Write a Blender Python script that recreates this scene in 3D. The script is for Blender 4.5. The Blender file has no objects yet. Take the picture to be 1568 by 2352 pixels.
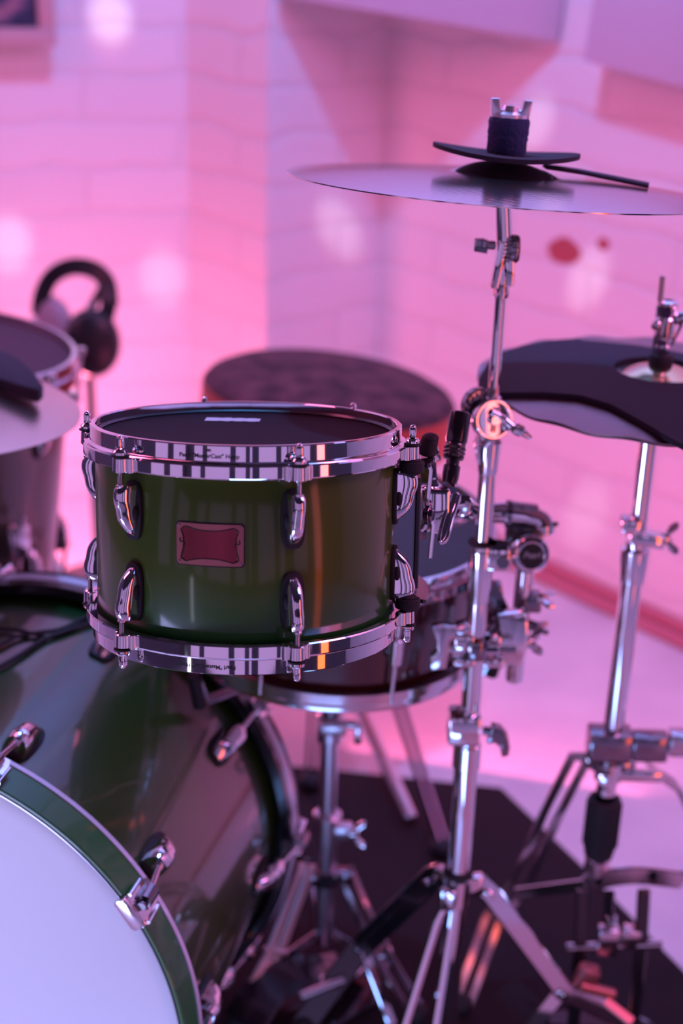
import bpy, bmesh, math, random
from mathutils import Matrix, Vector
random.seed(7)
C = bpy.context.scene.collection
PI = math.pi
def V(*a): return Vector(a)
# ------------------------------------------------------------------ camera
CAM_H, PITCH, ROLL, FPX = 1.34, math.radians(23.5), .03, 50/36*2352
fw = V(0, math.cos(PITCH), -math.sin(PITCH)); r0 = V(1, 0, 0); u0 = V(0, math.sin(PITCH), math.cos(PITCH))
xr = r0*math.cos(ROLL)+u0*math.sin(ROLL); yr = u0*math.cos(ROLL)-r0*math.sin(ROLL)
EYE = V(0, 0, CAM_H)
def sight(px, py): return fw+xr*((px-784)/FPX)+yr*((1176-py)/FPX)
def at_d(px, py, d): return EYE+sight(px, py)*d                    # point at a given depth
def at_y(px, py, y): s = sight(px, py); return EYE+s*(y/s.y)       # point in the upright plane y = const
def at_z(px, py, z): s = sight(px, py); return EYE+s*((z-CAM_H)/s.z)
def on_plane(px, py, p, n): s = sight(px, py); return EYE+s*((p-EYE).dot(n)/s.dot(n))
cd = bpy.data.cameras.new('camera'); cam = bpy.data.objects.new('camera', cd); C.objects.link(cam)
m = Matrix.Identity(4)
for i in range(3): m[i][0] = xr[i]; m[i][1] = yr[i]; m[i][2] = -fw[i]; m[i][3] = EYE[i]
cam.matrix_world = m
cd.lens = 50; cd.sensor_width = 36; cd.sensor_fit = 'AUTO'; cd.clip_start = .05
cd.dof.use_dof = True; cd.dof.focus_distance = 1.175; cd.dof.aperture_fstop = 3.0
bpy.context.scene.camera = cam

# ------------------------------------------------------------------ materials
def nm(name, col, rough=.5, metal=0, coat=0, bump=None, fn=None, spec=None, crough=.03):
    mt = bpy.data.materials.new(name); mt.use_nodes = True; nt = mt.node_tree; b = nt.nodes['Principled BSDF']
    b.inputs['Base Color'].default_value = (*col, 1); b.inputs['Roughness'].default_value = rough
    b.inputs['Metallic'].default_value = metal; b.inputs['Coat Weight'].default_value = coat
    b.inputs['Coat Roughness'].default_value = crough; b.inputs['Coat IOR'].default_value = 1.6
    if spec is not None: b.inputs['Specular IOR Level'].default_value = spec
    if bump:
        sc, st, dist = bump
        tc = nt.nodes.new('ShaderNodeTexCoord'); n = nt.nodes.new('ShaderNodeTexNoise'); n.inputs['Scale'].default_value = sc
        n.inputs['Detail'].default_value = 4
        bp = nt.nodes.new('ShaderNodeBump'); bp.inputs['Strength'].default_value = st; bp.inputs['Distance'].default_value = dist
        nt.links.new(tc.outputs['Object'], n.inputs['Vector']); nt.links.new(n.outputs['Fac'], bp.inputs['Height'])
        nt.links.new(bp.outputs['Normal'], b.inputs['Normal'])
    if fn: fn(nt, b)
    return mt
def ramp(nt, src, stops, dst):
    r = nt.nodes.new('ShaderNodeValToRGB'); e = r.color_ramp.elements
    while len(e) < len(stops): e.new(.5)
    for i, (p, c) in enumerate(stops): e[i].position = p; e[i].color = (*c, 1)
    nt.links.new(src, r.inputs['Fac']); nt.links.new(r.outputs['Color'], dst); return r
def axis_fac(nt, axis, lo, hi):
    tc = nt.nodes.new('ShaderNodeTexCoord'); sp = nt.nodes.new('ShaderNodeSeparateXYZ'); mr = nt.nodes.new('ShaderNodeMapRange')
    nt.links.new(tc.outputs['Object'], sp.inputs[0]); nt.links.new(sp.outputs[axis], mr.inputs['Value'])
    mr.inputs['From Min'].default_value = lo; mr.inputs['From Max'].default_value = hi; return mr.outputs['Result']
def fade(axis, lo, hi, stops):
    return lambda nt, b: ramp(nt, axis_fac(nt, axis, lo, hi), stops, b.inputs['Base Color'])
def noise_col(scale, stops, detail=6, stretch=None):
    def fn(nt, b):
        tc = nt.nodes.new('ShaderNodeTexCoord'); mp = nt.nodes.new('ShaderNodeMapping'); n = nt.nodes.new('ShaderNodeTexNoise')
        n.inputs['Scale'].default_value = scale; n.inputs['Detail'].default_value = detail
        if stretch: mp.inputs['Scale'].default_value = stretch
        nt.links.new(tc.outputs['Object'], mp.inputs[0]); nt.links.new(mp.outputs[0], n.inputs['Vector'])
        ramp(nt, n.outputs['Fac'], stops, b.inputs['Base Color'])
    return fn
def weave(scale, st):
    def fn(nt, b):
        tc = nt.nodes.new('ShaderNodeTexCoord'); mp = nt.nodes.new('ShaderNodeMapping'); mp.inputs['Scale'].default_value = (scale,)*3
        ck = nt.nodes.new('ShaderNodeTexChecker'); ck.inputs['Scale'].default_value = 1
        bp = nt.nodes.new('ShaderNodeBump'); bp.inputs['Strength'].default_value = st; bp.inputs['Distance'].default_value = .0006
        nt.links.new(tc.outputs['Object'], mp.inputs[0]); nt.links.new(mp.outputs[0], ck.inputs['Vector'])
        nt.links.new(ck.outputs['Fac'], bp.inputs['Height']); nt.links.new(bp.outputs['Normal'], b.inputs['Normal'])
        mx = nt.nodes.new('ShaderNodeMix'); mx.data_type = 'RGBA'
        mx.inputs['A'].default_value = (.012, .005, .009, 1); mx.inputs['B'].default_value = (.028, .011, .019, 1)
        nt.links.new(ck.outputs['Fac'], mx.inputs['Factor']); nt.links.new(mx.outputs['Result'], b.inputs['Base Color'])
    return fn
def grooves(scale, st):
    def fn(nt, b):
        tc = nt.nodes.new('ShaderNodeTexCoord'); w = nt.nodes.new('ShaderNodeTexWave'); w.wave_type = 'RINGS'; w.rings_direction = 'Z'
        w.inputs['Scale'].default_value = scale; w.inputs['Distortion'].default_value = .4
        bp = nt.nodes.new('ShaderNodeBump'); bp.inputs['Strength'].default_value = st; bp.inputs['Distance'].default_value = .0004
        nt.links.new(tc.outputs['Object'], w.inputs['Vector']); nt.links.new(w.outputs['Fac'], bp.inputs['Height'])
        nt.links.new(bp.outputs['Normal'], b.inputs['Normal'])
    return fn
CHROME = nm('chrome', (.86, .85, .87), .05, 1)
STEEL = nm('brushed_chrome', (.74, .73, .76), .16, 1)
SATIN = nm('satin_chrome', (.88, .86, .90), .32, 1)
DCHROME = nm('smoked_chrome', (.30, .29, .32), .12, 1)
BLACKM = nm('black_metal', (.012, .011, .014), .22, .0, coat=.6)
PLAST = nm('black_plastic', (.012, .011, .014), .35)
RUB = nm('black_rubber', (.014, .012, .016), .7)
FOAM = nm('black_foam', (.018, .014, .028), .92, bump=(900, .5, .0006))
FELT = nm('navy_felt', (.032, .048, .13), .95, bump=(420, 1, .002), fn=None)
GREEN = nm('green_tom_lacquer', (.03, .08, .03), .35, .0, coat=.55, crough=.10, spec=.2, fn=fade('Z', -.075, .075, [(0, (.0003, .012, .005)), (.36, (.0015, .052, .017)), (.70, (.018, .110, .018)), (1, (.065, .11, .012))]))  # colour runs from near-black at the bottom to olive at the top
GREENK = nm('green_kick_lacquer', (.03, .05, .018), .3, .05, coat=1, fn=noise_col(3, [(.35, (.016, .060, .010)), (.65, (.044, .066, .009))], 3))
GREENH = nm('green_hoop_lacquer', (.022, .15, .035), .4, 0, coat=.35)
INLAY = nm('pale_inlay', (.74, .70, .80), .3, coat=.5)
MESHHEAD = nm('black_mesh_head', (.03, .014, .024), .8, spec=.12, fn=weave(520, .6))
WHITEHEAD = nm('white_drum_head', (.83, .82, .86), .42)
PRINT = nm('pale_print', (.62, .66, .72), .5)
COPPER = nm('copper_plate', (.45, .17, .16), .34, .85)
COPPERD = nm('copper_panel', (.26, .045, .06), .26, .85)
INK = nm('engraved_black', (.006, .005, .006), .5)
BRONZE = nm('cymbal_bronze', (.92, .80, .76), .14, 1, fn=grooves(70, .12))
BRONZED = nm('worn_cymbal_bronze', (.36, .25, .27), .42, 1, bump=(60, .25, .004))
BELL = nm('gold_bell', (.85, .62, .38), .18, 1)
SNARE = nm('dark_red_lacquer', (.05, .008, .008), .25, .1, coat=1)
TOMW = nm('grey_green_lacquer', (.13, .12, .09), .28, .1, coat=.8)
SEATF = nm('mottled_maroon_fabric', (.1, .03, .04), .95, bump=(160, 1, .004), fn=noise_col(26, [(.35, (.045, .014, .022)), (.65, (.15, .05, .06))], 8))
SEATS = nm('red_vinyl', (.42, .05, .03), .4)
RUG = nm('dark_rug', (.011, .004, .007), .95, bump=(500, .8, .003))
FLOORM = nm('pale_vinyl_floor', (.7, .66, .68), .38, fn=noise_col(5, [(.3, (.62, .57, .62)), (.7, (.78, .74, .75))], 5))
PAINT = nm('grey_plaster', (.10, .09, .11), .8)
PANEL = nm('lavender_panel', (.56, .54, .66), .55)
FRAME = nm('frame_wood', (.52, .34, .36), .6)
ART = nm('dark_print', (.05, .05, .10), .6, fn=noise_col(9, [(.42, (.015, .02, .05)), (.55, (.05, .05, .11)), (.66, (.45, .2, .25))], 5, (1, 1, 2.4)))
CABLE = nm('cable_black', (.008, .008, .01), .5)
SKIRT = nm('red_skirting', (.5, .17, .21), .4)
def brick(peel=None):
    mt = nm('white_painted_brick', (.8, .78, .8), .75); nt = mt.node_tree; b = nt.nodes['Principled BSDF']; L = nt.links.new
    tc = nt.nodes.new('ShaderNodeTexCoord'); sp = nt.nodes.new('ShaderNodeSeparateXYZ'); L(tc.outputs['Object'], sp.inputs[0])
    cb = nt.nodes.new('ShaderNodeCombineXYZ'); L(sp.outputs['X'], cb.inputs['X']); L(sp.outputs['Z'], cb.inputs['Y'])
    nz = nt.nodes.new('ShaderNodeTexNoise'); nz.inputs['Scale'].default_value = 7; L(tc.outputs['Object'], nz.inputs['Vector'])
    mxv = nt.nodes.new('ShaderNodeVectorMath'); mxv.operation = 'MULTIPLY_ADD'; L(nz.outputs['Color'], mxv.inputs[0])
    mxv.inputs[1].default_value = (.05, .05, 0); L(cb.outputs[0], mxv.inputs[2])
    bk = nt.nodes.new('ShaderNodeTexBrick'); L(mxv.outputs[0], bk.inputs['Vector'])
    bk.inputs['Scale'].default_value = 1; bk.inputs['Brick Width'].default_value = .42; bk.inputs['Row Height'].default_value = .1
    bk.inputs['Mortar Size'].default_value = .013; bk.inputs['Mortar Smooth'].default_value = 1
    bk.inputs['Color1'].default_value = (.78, .76, .78, 1); bk.inputs['Color2'].default_value = (.75, .72, .75, 1); bk.inputs['Mortar'].default_value = (.705, .68, .71, 1)
    col = bk.outputs['Color']
    n2 = nt.nodes.new('ShaderNodeTexNoise'); n2.inputs['Scale'].default_value = 30; L(tc.outputs['Object'], n2.inputs['Vector'])
    if peel:
        for (x0, z0, sx, sz) in peel:
            mp = nt.nodes.new('ShaderNodeMapping'); mp.vector_type = 'POINT'; L(cb.outputs[0], mp.inputs[0])
            mp.inputs['Location'].default_value = (-x0/sx, -z0/sz, 0); mp.inputs['Scale'].default_value = (1/sx, 1/sz, 1)
            ln = nt.nodes.new('ShaderNodeVectorMath'); ln.operation = 'LENGTH'; L(mp.outputs[0], ln.inputs[0])
            ma = nt.nodes.new('ShaderNodeMath'); ma.operation = 'MULTIPLY_ADD'; L(nz.outputs['Fac'], ma.inputs[0]); ma.inputs[1].default_value = 2.2; L(ln.outputs['Value'], ma.inputs[2])
            mr = nt.nodes.new('ShaderNodeMapRange'); L(ma.outputs[0], mr.inputs['Value']); mr.inputs['From Min'].default_value = 1.85; mr.inputs['From Max'].default_value = 2.05
            mr.inputs['To Min'].default_value = 1; mr.inputs['To Max'].default_value = 0
            mx = nt.nodes.new('ShaderNodeMix'); mx.data_type = 'RGBA'; L(mr.outputs[0], mx.inputs['Factor']); L(col, mx.inputs['A'])
            mx.inputs['B'].default_value = (.42, .09, .10, 1); col = mx.outputs['Result']
    L(col, b.inputs['Base Color'])
    ad = nt.nodes.new('ShaderNodeMath'); ad.operation = 'MULTIPLY_ADD'; L(bk.outputs['Fac'], ad.inputs[0]); ad.inputs[1].default_value = -1; L(n2.outputs['Fac'], ad.inputs[2])
    bp = nt.nodes.new('ShaderNodeBump'); bp.inputs['Strength'].default_value = .35; bp.inputs['Distance'].default_value = .005
    L(ad.outputs[0], bp.inputs['Height']); L(bp.outputs['Normal'], b.inputs['Normal'])
    return mt
BRICK = brick()

# ------------------------------------------------------------------ mesh helpers
def frame_z(n, ref=None):
    n = Vector(n).normalized(); ref = Vector(ref) if ref else (V(0, 0, 1) if abs(n.z) < .9 else V(1, 0, 0))
    x = ref.cross(n).normalized() if abs(ref.normalized().dot(n)) < .999 else V(1, 0, 0); y = n.cross(x)
    return x, y, n
def mat_of(p, x, y, z):
    M = Matrix.Identity(4)
    for i in range(3): M[i][0] = x[i]; M[i][1] = y[i]; M[i][2] = z[i]; M[i][3] = p[i]
    return M
def axis_m(p, n, ref=None): return mat_of(Vector(p), *frame_z(n, ref))
class MB:
    def __init__(s): s.v = []; s.f = []
    def add(s, vs, fs, M=None):
        o = len(s.v); s.v += [(M @ Vector(v)) if M is not None else Vector(v) for v in vs]
        s.f += [[i+o for i in f] for f in fs]; return s
    def rings(s, rg, closed=False, caps=True, M=None, cyc=True):
        n = len(rg[0]); fs = []; k = len(rg)
        for i in range(k if closed else k-1):
            a, b = i*n, ((i+1) % k)*n
            for j in range(n if cyc else n-1): fs.append([a+j, a+(j+1) % n, b+(j+1) % n, b+j])
        if caps and not closed: fs.append(list(range(n))[::-1]); fs.append(list(range((k-1)*n, k*n)))
        return s.add([p for r in rg for p in r], fs, M)
    def tube(s, pts, r, seg=14, M=None, smooth=0):
        pts = [Vector(p) for p in pts]; n = len(pts); rs = r if isinstance(r, (list, tuple)) else [r]*n
        tang = [(pts[min(i+1, n-1)]-pts[max(i-1, 0)]).normalized() for i in range(n)]
        x, y, _ = frame_z(tang[0]); rg = []
        for i in range(n):
            t = tang[i]; x = (x-t*x.dot(t)).normalized(); y = t.cross(x)
            rg.append([pts[i]+(x*math.cos(a)+y*math.sin(a))*rs[i] for a in [2*PI*k/seg for k in range(seg)]])
        return s.rings(rg, M=M)
    def cyl(s, p0, p1, r, r2=None, seg=28, ch=None, M=None):
        p0, p1 = Vector(p0), Vector(p1); d = (p1-p0); l = d.length; r2 = r if r2 is None else r2
        ch = min(r, r2, l*.5)*.16 if ch is None else ch
        return s.lathe([(0, 0), (r-ch, 0), (r, ch), (r2, l-ch), (r2-ch, l), (0, l)], axis_m(p0, d), seg, M)
    def lathe(s, prof, A=None, seg=64, M=None, closed=False):
        A = A or Matrix.Identity(4); rg = []
        for (r, z) in prof:
            r = max(r, 1e-5); rg.append([A @ V(r*math.cos(2*PI*k/seg), r*math.sin(2*PI*k/seg), z) for k in range(seg)])
        return s.rings(rg, closed=closed, caps=False, M=M)
    def box(s, c, size, R=None, bev=.002, M=None, seg=2):
        bm = bmesh.new(); bmesh.ops.create_cube(bm, size=1)
        for v in bm.verts: v.co = V(v.co.x*size[0], v.co.y*size[1], v.co.z*size[2])
        if bev: bmesh.ops.bevel(bm, geom=list(bm.edges), offset=min(bev, min(size)*.45), segments=seg, affect='EDGES', profile=.5)
        T = Matrix.Translation(Vector(c)) @ (R.to_4x4() if R is not None else Matrix.Identity(4))
        return s.take(bm, T, M)
    def take(s, bm, T=None, M=None):
        bm.verts.index_update(); vs = [(T @ v.co) if T is not None else v.co.copy() for v in bm.verts]; fs = [[v.index for v in f.verts] for f in bm.faces]
        bm.free(); return s.add(vs, fs, M)
    def prism(s, out, t, A=None, bev=.0008, M=None):
        bm = bmesh.new(); vs = [bm.verts.new((x, y, 0)) for x, y in out]; f = bm.faces.new(vs); f.normal_update()
        if f.normal.z > 0: f.normal_flip()
        r = bmesh.ops.extrude_face_region(bm, geom=[f]); bmesh.ops.translate(bm, verts=[e for e in r['geom'] if isinstance(e, bmesh.types.BMVert)], vec=(0, 0, t))
        bmesh.ops.recalc_face_normals(bm, faces=list(bm.faces))
        if bev: bmesh.ops.bevel(bm, geom=[e for e in bm.edges if abs(e.verts[0].co.z-e.verts[1].co.z) < 1e-7], offset=bev, segments=2, affect='EDGES', profile=.5)
        return s.take(bm, A, M)
    def bar(s, pts, w, t, nrm, M=None, ch=.25):
        pts = [Vector(p) for p in pts]; n = len(pts); nrm = Vector(nrm); rg = []
        for i in range(n):
            a = pts[min(i+1, n-1)]-pts[i] if i < n-1 else V(0, 0, 0); b = pts[i]-pts[i-1] if i > 0 else V(0, 0, 0)
            tg = (a.normalized()+b.normalized()).normalized(); sd = tg.cross(nrm).normalized(); nn = sd.cross(tg).normalized()
            k = 1/max(.6, (a.normalized().dot(tg) if a.length else b.normalized().dot(tg)))
            c = t*ch; hw, ht = w/2, t/2*k; q = [(-hw+c, -ht), (hw-c, -ht), (hw, -ht+c), (hw, ht-c), (hw-c, ht), (-hw+c, ht), (-hw, ht-c), (-hw, -ht+c)]
            rg.append([pts[i]+sd*x+nn*y for x, y in q])
        return s.rings(rg, M=M)
    def ell(s, c, rad, R=None, seg=20, M=None):
        A = Matrix.Translation(Vector(c)) @ (R.to_4x4() if R is not None else Matrix.Identity(4)) @ Matrix.Diagonal((*rad, 1))
        return s.lathe([(math.sin(PI*k/12), -math.cos(PI*k/12)) for k in range(13)], A, seg, M)
    def build(s, name, mat, parent=None, local=False, ang=38, loc=None):
        me = bpy.data.meshes.new(name); me.from_pydata([tuple(v) for v in s.v], [], s.f)
        bm = bmesh.new(); bm.from_mesh(me); bmesh.ops.remove_doubles(bm, verts=bm.verts, dist=1e-6); bmesh.ops.recalc_face_normals(bm, faces=bm.faces); bm.to_mesh(me); bm.free()
        me.polygons.foreach_set('use_smooth', [True]*len(me.polygons)); me.set_sharp_from_angle(angle=math.radians(ang))
        me.materials.append(mat); o = bpy.data.objects.new(name, me); C.objects.link(o)
        if parent is not None:
            o.parent = parent; q = parent
            while q.parent: q = q.parent
            if not local: me.transform(ROOT[q.name].inverted())
        elif loc is not None:
            me.transform(Matrix.Translation(-Vector(loc))); o.location = loc
        return o
ROOT = {}
def tag(o, label, cat, group=None):
    o['label'] = label; o['category'] = cat
    if group: o['group'] = group
    return o
def thing(name, label, cat, M=None, loc=None, group=None):
    o = bpy.data.objects.new(name, None); C.objects.link(o); o.empty_display_size = .05
    M = M if M is not None else Matrix.Translation(Vector(loc)); o.matrix_world = M; ROOT[o.name] = M.copy()
    return tag(o, label, cat, group)
def arc(pts, n=8):                                                 # Catmull-Rom through points
    pts = [Vector(p) for p in pts]; P = [pts[0]*2-pts[1]]+pts+[pts[-1]*2-pts[-2]]; out = []
    for i in range(1, len(P)-2):
        for k in range(n):
            t = k/n; a, b, c, d = P[i-1:i+3]
            out.append(.5*((2*b)+(c-a)*t+(2*a-5*b+4*c-d)*t*t+(3*b-a-3*c+d)*t**3))
    return out+[pts[-1]]
def wing(mb, p, axis, ref, L=.036, w=.011, t=.005, hub=.007, hl=.012):   # wing nut / wing screw head
    p = Vector(p); x, y, z = frame_z(axis, ref)
    mb.cyl(p, p+z*hl, hub, hub*.8)
    A = mat_of(p+z*(hl*.35)-x*(t/2), y, z, x); h = L/2
    o = [(-hub*.7, 0), (hub*.7, 0), (h*.8, w*.55), (h, w*1.15), (h*.92, w*1.6), (h*.6, w*1.5), (hub*.8, w*.75), (-hub*.8, w*.75), (-h*.6, w*1.5), (-h*.92, w*1.6), (-h, w*1.15), (-h*.8, w*.55)]
    mb.prism(o, t, A, bev=.0012)
def hexbolt(mb, p, axis, r, h):
    A = axis_m(p, axis); mb.rings([[A @ V(r*s*math.cos(PI/3*k), r*s*math.sin(PI/3*k), z) for k in range(6)] for s, z in ((1, 0), (1, h*.8), (.86, h))])
def text_mesh(body, size, ext, shear=0):
    cu = bpy.data.curves.new('t', 'FONT'); cu.body = body; cu.size = size; cu.extrude = ext; cu.offset = size*.022; cu.align_x = 'CENTER'; cu.align_y = 'CENTER'; cu.shear = shear; cu.resolution_u = 4
    ob = bpy.data.objects.new('t', cu); C.objects.link(ob); dg = bpy.context.evaluated_depsgraph_get()
    me = bpy.data.meshes.new_from_object(ob.evaluated_get(dg)); vs = [v.co.copy() for v in me.vertices]; fs = [list(p.vertices) for p in me.polygons]
    bpy.data.objects.remove(ob); bpy.data.meshes.remove(me); bpy.data.curves.remove(cu); return vs, fs
def rad(th): th = math.radians(th); return V(math.sin(th), -math.cos(th), 0), V(math.cos(th), math.sin(th), 0)   # radial, tangent; 0 = towards -y

# ------------------------------------------------------------------ drum pieces (drum-local, z along the axis)
def lug(R, th, z_end, z_tip, w=.0068, p=.0195, big=1):
    er, et = rad(th); mb = MB(); rg = []; N = 15; K = 14
    for i in range(K+1):
        t = i/K; z = z_end+(z_tip-z_end)*t
        ww = w*big*(1-.10*t-.55*max(0, (t-.72)/.28)**2.2); pp = p*big*(.88+.12*math.sin(PI*min(1, t*2.2)))*(1-.12*t-.80*max(0, (t-.45)/.55)**2.4)
        if i == 0: ww *= .9; pp *= .9
        rg.append([er*(R+.001+max(0, math.cos(a))**.62*pp)+et*(math.copysign(abs(math.sin(a))**.75, math.sin(a))*ww)+V(0, 0, z) for a in [-PI/2+PI*k/(N-1) for k in range(N)]])
    # closed lid at the rod end
    mb.rings(rg); return mb
def lug_gasket(R, th, z_end, z_tip, w=.0098, big=1):
    er, et = rad(th); mb = MB(); zc = (z_end+z_tip)/2; hz = abs(z_end-z_tip)/2+.003*big; o = []
    for k in range(20):
        a = 2*PI*k/20; o.append((math.copysign(abs(math.cos(a))**.6, math.cos(a))*w*big, math.copysign(abs(math.sin(a))**.7, math.sin(a))*hz))
    A = mat_of(er*(R-.0008)+V(0, 0, zc), et, V(0, 0, 1), er); A2 = A
    if A.determinant() < 0: A2 = mat_of(er*(R-.0008)+V(0, 0, zc), -et, V(0, 0, 1), er)
    mb.prism(o, .0042*big, A2, bev=.001)
    for s in (-1, 1): mb.ell(er*(R+.005*big)+et*(s*w*.55*big)+V(0, 0, zc+(z_tip-z_end)*.02), (.0032*big, .0032*big, .0065*big))
    return mb
def rod(R, th, z0, z1, r=.0024):
    er, _ = rad(th); mb = MB(); c = er*R; n = 34; d = (z1-z0)
    mb.tube([c+V(0, 0, z0+d*k/n) for k in range(n+1)], [r*(1.0 if k % 2 else .80) for k in range(n+1)], 12)
    mb.cyl(c+V(0, 0, z0-d*.02), c+V(0, 0, z0+d*.16), r*1.55); return mb
def rod_head(R, th, z, s):
    er, et = rad(th); mb = MB(); c = er*R
    mb.cyl(c+V(0, 0, z), c+V(0, 0, z+s*.0022), .0056); mb.cyl(c+V(0, 0, z+s*.0022), c+V(0, 0, z+s*.0042), .0062, .005)
    mb.box(c+V(0, 0, z+s*.009), (.0056, .0056, .0095), Matrix.Rotation(math.radians(th), 3, 'Z'), .0014)
    mb.ell(c+V(0, 0, z+s*.0138), (.0026, .0026, .0018)); return mb
def washer(R, th, z, s):
    er, _ = rad(th); mb = MB(); mb.cyl(er*R+V(0, 0, z), er*R+V(0, 0, z+s*.0014), .0072); return mb
def hoop_ear(R, th, za, zb):
    er, et = rad(th); mb = MB(); zc = (za+zb)/2; h = abs(za-zb)
    for k, (dt, rr, pr) in enumerate(((0, .0068, .0052), (-.0075, .0042, .0022), (.0075, .0042, .0022))):
        mb.cyl(er*(R+pr-.002)+et*dt+V(0, 0, zc-h/2), er*(R+pr-.002)+et*dt+V(0, 0, zc+h/2), rr, rr*.94, 24)
    return mb
def diecast(sgn, z, Ri=.1262):
    # upper lip then outward flange; sgn=+1: z is the top of the batter hoop
    q = [(Ri, -.0008), (Ri+.0008, 0), (Ri+.0040, 0), (Ri+.0050, -.0009), (Ri+.0052, -.0125), (Ri+.0066, -.0140), (Ri+.0096, -.0146), (Ri+.0106, -.0158), (Ri+.0106, -.0246), (Ri+.0098, -.0256), (Ri+.0040, -.0256), (Ri+.0034, -.0246), (Ri+.0030, -.0125), (Ri, -.0115)]
    mb = MB(); mb.lathe([(r, z+sgn*dz) for r, dz in q], None, 160, closed=True); return mb
def wrap_text(body, size, R, thc, z, flip=False, ext=.00015):
    vs, fs = text_mesh(body, size, ext); mb = MB(); out = []
    for v in vs:
        x, y = (-v.x, -v.y) if flip else (v.x, v.y); a = math.radians(thc)+x/R
        out.append(V(math.sin(a)*(R+v.z), -math.cos(a)*(R+v.z), z+y))
    mb.add(out, fs); return mb

# ================================================================== THE GREEN RACK TOM
TOP = V(-.0823, 1.1338, .9283); tn = V(-.0113, .2068, 1).normalized()
tex = V(0, 1, 0).cross(tn).normalized(); tey = tn.cross(tex)
HH = .0911; TM = mat_of(TOP-tn*HH, tex, tey, tn)
tom = thing('rack_tom', 'green lacquered rack tom with black mesh head and copper badge, above the bass drum', 'drum', TM @ Matrix.Translation((0, 0, -HH)))
TL = Matrix.Translation((0, 0, HH))                                  # root sits at the drum's lower rim
def tb(mb, name, mat, parent=None, ang=38):
    mb.v = [TL @ v for v in mb.v]; return mb.build(name, mat, parent or tom, local=True, ang=ang)
RS = .1272
mb = MB(); mb.lathe([(RS-.006, -.072), (RS-.0015, -.0735), (RS, -.071), (RS, .071), (RS-.0015, .0735), (RS-.006, .072)], None, 160, closed=True)
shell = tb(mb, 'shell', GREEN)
hoop_t = tb(diecast(1, HH), 'batter_hoop', CHROME); hoop_b = tb(diecast(-1, -HH), 'resonant_hoop', CHROME)
mb = MB(); mb.lathe([(0, HH-.0100), (.117, HH-.0100), (.1225, HH-.0094), (.1255, HH-.0104), (.1262, HH-.014), (.1262, HH-.022)], None, 160); head = tb(mb, 'mesh_head', MESHHEAD)
mb = MB(); mb.lathe([(.1228, HH-.0082), (.1258, HH-.0066), (.1261, HH-.0135), (.1235, HH-.0120)], None, 160, closed=True); tb(mb, 'head_collar', PLAST)
mb = MB(); mb.lathe([(0, -HH+.0105), (.1255, -HH+.0105), (.1262, -HH+.02)], None, 128); tb(mb, 'resonant_head', WHITEHEAD)
mb = MB(); x = -.043                                                  # pale worn print at the far side of the head
for w_, h_ in ((.013, .006), (.005, .0055), (.006, .0065), (.004, .005), (.007, .006), (.005, .0052), (.008, .0058), (.004, .005)):
    mb.box((x+w_/2, .074, HH-.0097), (w_*.94, h_*3.4, .0004), None, .00005); x += w_*.95
tb(mb, 'head_print', PRINT, head)
TA = [-39.5+60*k for k in range(6)]
for th in TA:
    for s in (1, -1):
        lg = tb(lug(RS, th, s*.054, s*.012), 'lug', CHROME); tb(lug_gasket(RS, th, s*.054, s*.012), 'lug_gasket', RUB, lg)
        rd = tb(rod(.1415, th, s*.0535, s*(HH-.026)), 'tension_rod', STEEL)
        tb(rod_head(.1415, th, s*(HH-.0125), s), 'rod_head', CHROME, rd); tb(washer(.1415, th, s*(HH-.0139), s), 'washer', RUB, rd)
        tb(hoop_ear(.1375, th, s*(HH-.0142), s*(HH-.0262)), 'hoop_ear', CHROME, hoop_t if s > 0 else hoop_b)
tb(wrap_text('Pearl "MasterCast" Hoop', .0046, RS-.0010+.0053, -8.5, HH-.0086), 'hoop_lettering', INK, hoop_t)
tb(wrap_text('Mfr', .0030, RS-.0010+.0053, -8.5, HH-.0042), 'hoop_lettering', INK, hoop_t)
tb(wrap_text('Pearl "MasterCast" Hoop', .0046, RS-.0010+.0053, -9.5, -HH+.0066, True), 'hoop_lettering', INK, hoop_b)
# badge: curved copper plate with scroll border
def curved(out_uv, r_in, t, thc, zc, bev=0):
    mb = MB(); n = len(out_uv); f = lambda u, w, r: V(math.sin(math.radians(thc)+u/RS)*r, -math.cos(math.radians(thc)+u/RS)*r, zc+w)
    a = [f(u, w, r_in) for u, w in out_uv]; b = [f(u, w, r_in+t) for u, w in out_uv]; mb.add(a+b, [list(range(n))[::-1], list(range(n, 2*n))]+[[i, (i+1) % n, n+(i+1) % n, n+i] for i in range(n)]); return mb, f
def rrect(w, h, r, k=5, mid=8):
    o = []
    for cx, cy, a0 in ((w-r, h-r, 0), (-w+r, h-r, 90), (-w+r, -h+r, 180), (w-r, -h+r, 270)):
        for i in range(k+1): a = math.radians(a0+90*i/k); o.append((cx+r*math.cos(a), cy+r*math.sin(a)))
        nx = {0: (-1, 0), 90: (0, -1), 180: (1, 0), 270: (0, 1)}[a0]; L_ = (2*w-2*r) if a0 in (0, 180) else (2*h-2*r)
        for i in range(1, mid): o.append((o[-1][0]+nx[0]*L_/mid, o[-1][1]+nx[1]*L_/mid))
    return o
BT, BZ = -8.7, .0125
def strip_surface(pts_top, pts_bot, r, thc, zc):                       # patch that follows the curved shell
    mb = MB(); f = lambda u, w: V(math.sin(math.radians(thc)+u/RS)*r, -math.cos(math.radians(thc)+u/RS)*r, zc+w)
    n = len(pts_top); mb.add([f(*p) for p in pts_top]+[f(*p) for p in pts_bot], [[i, i+1, n+i+1, n+i] for i in range(n-1)]); return mb
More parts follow.
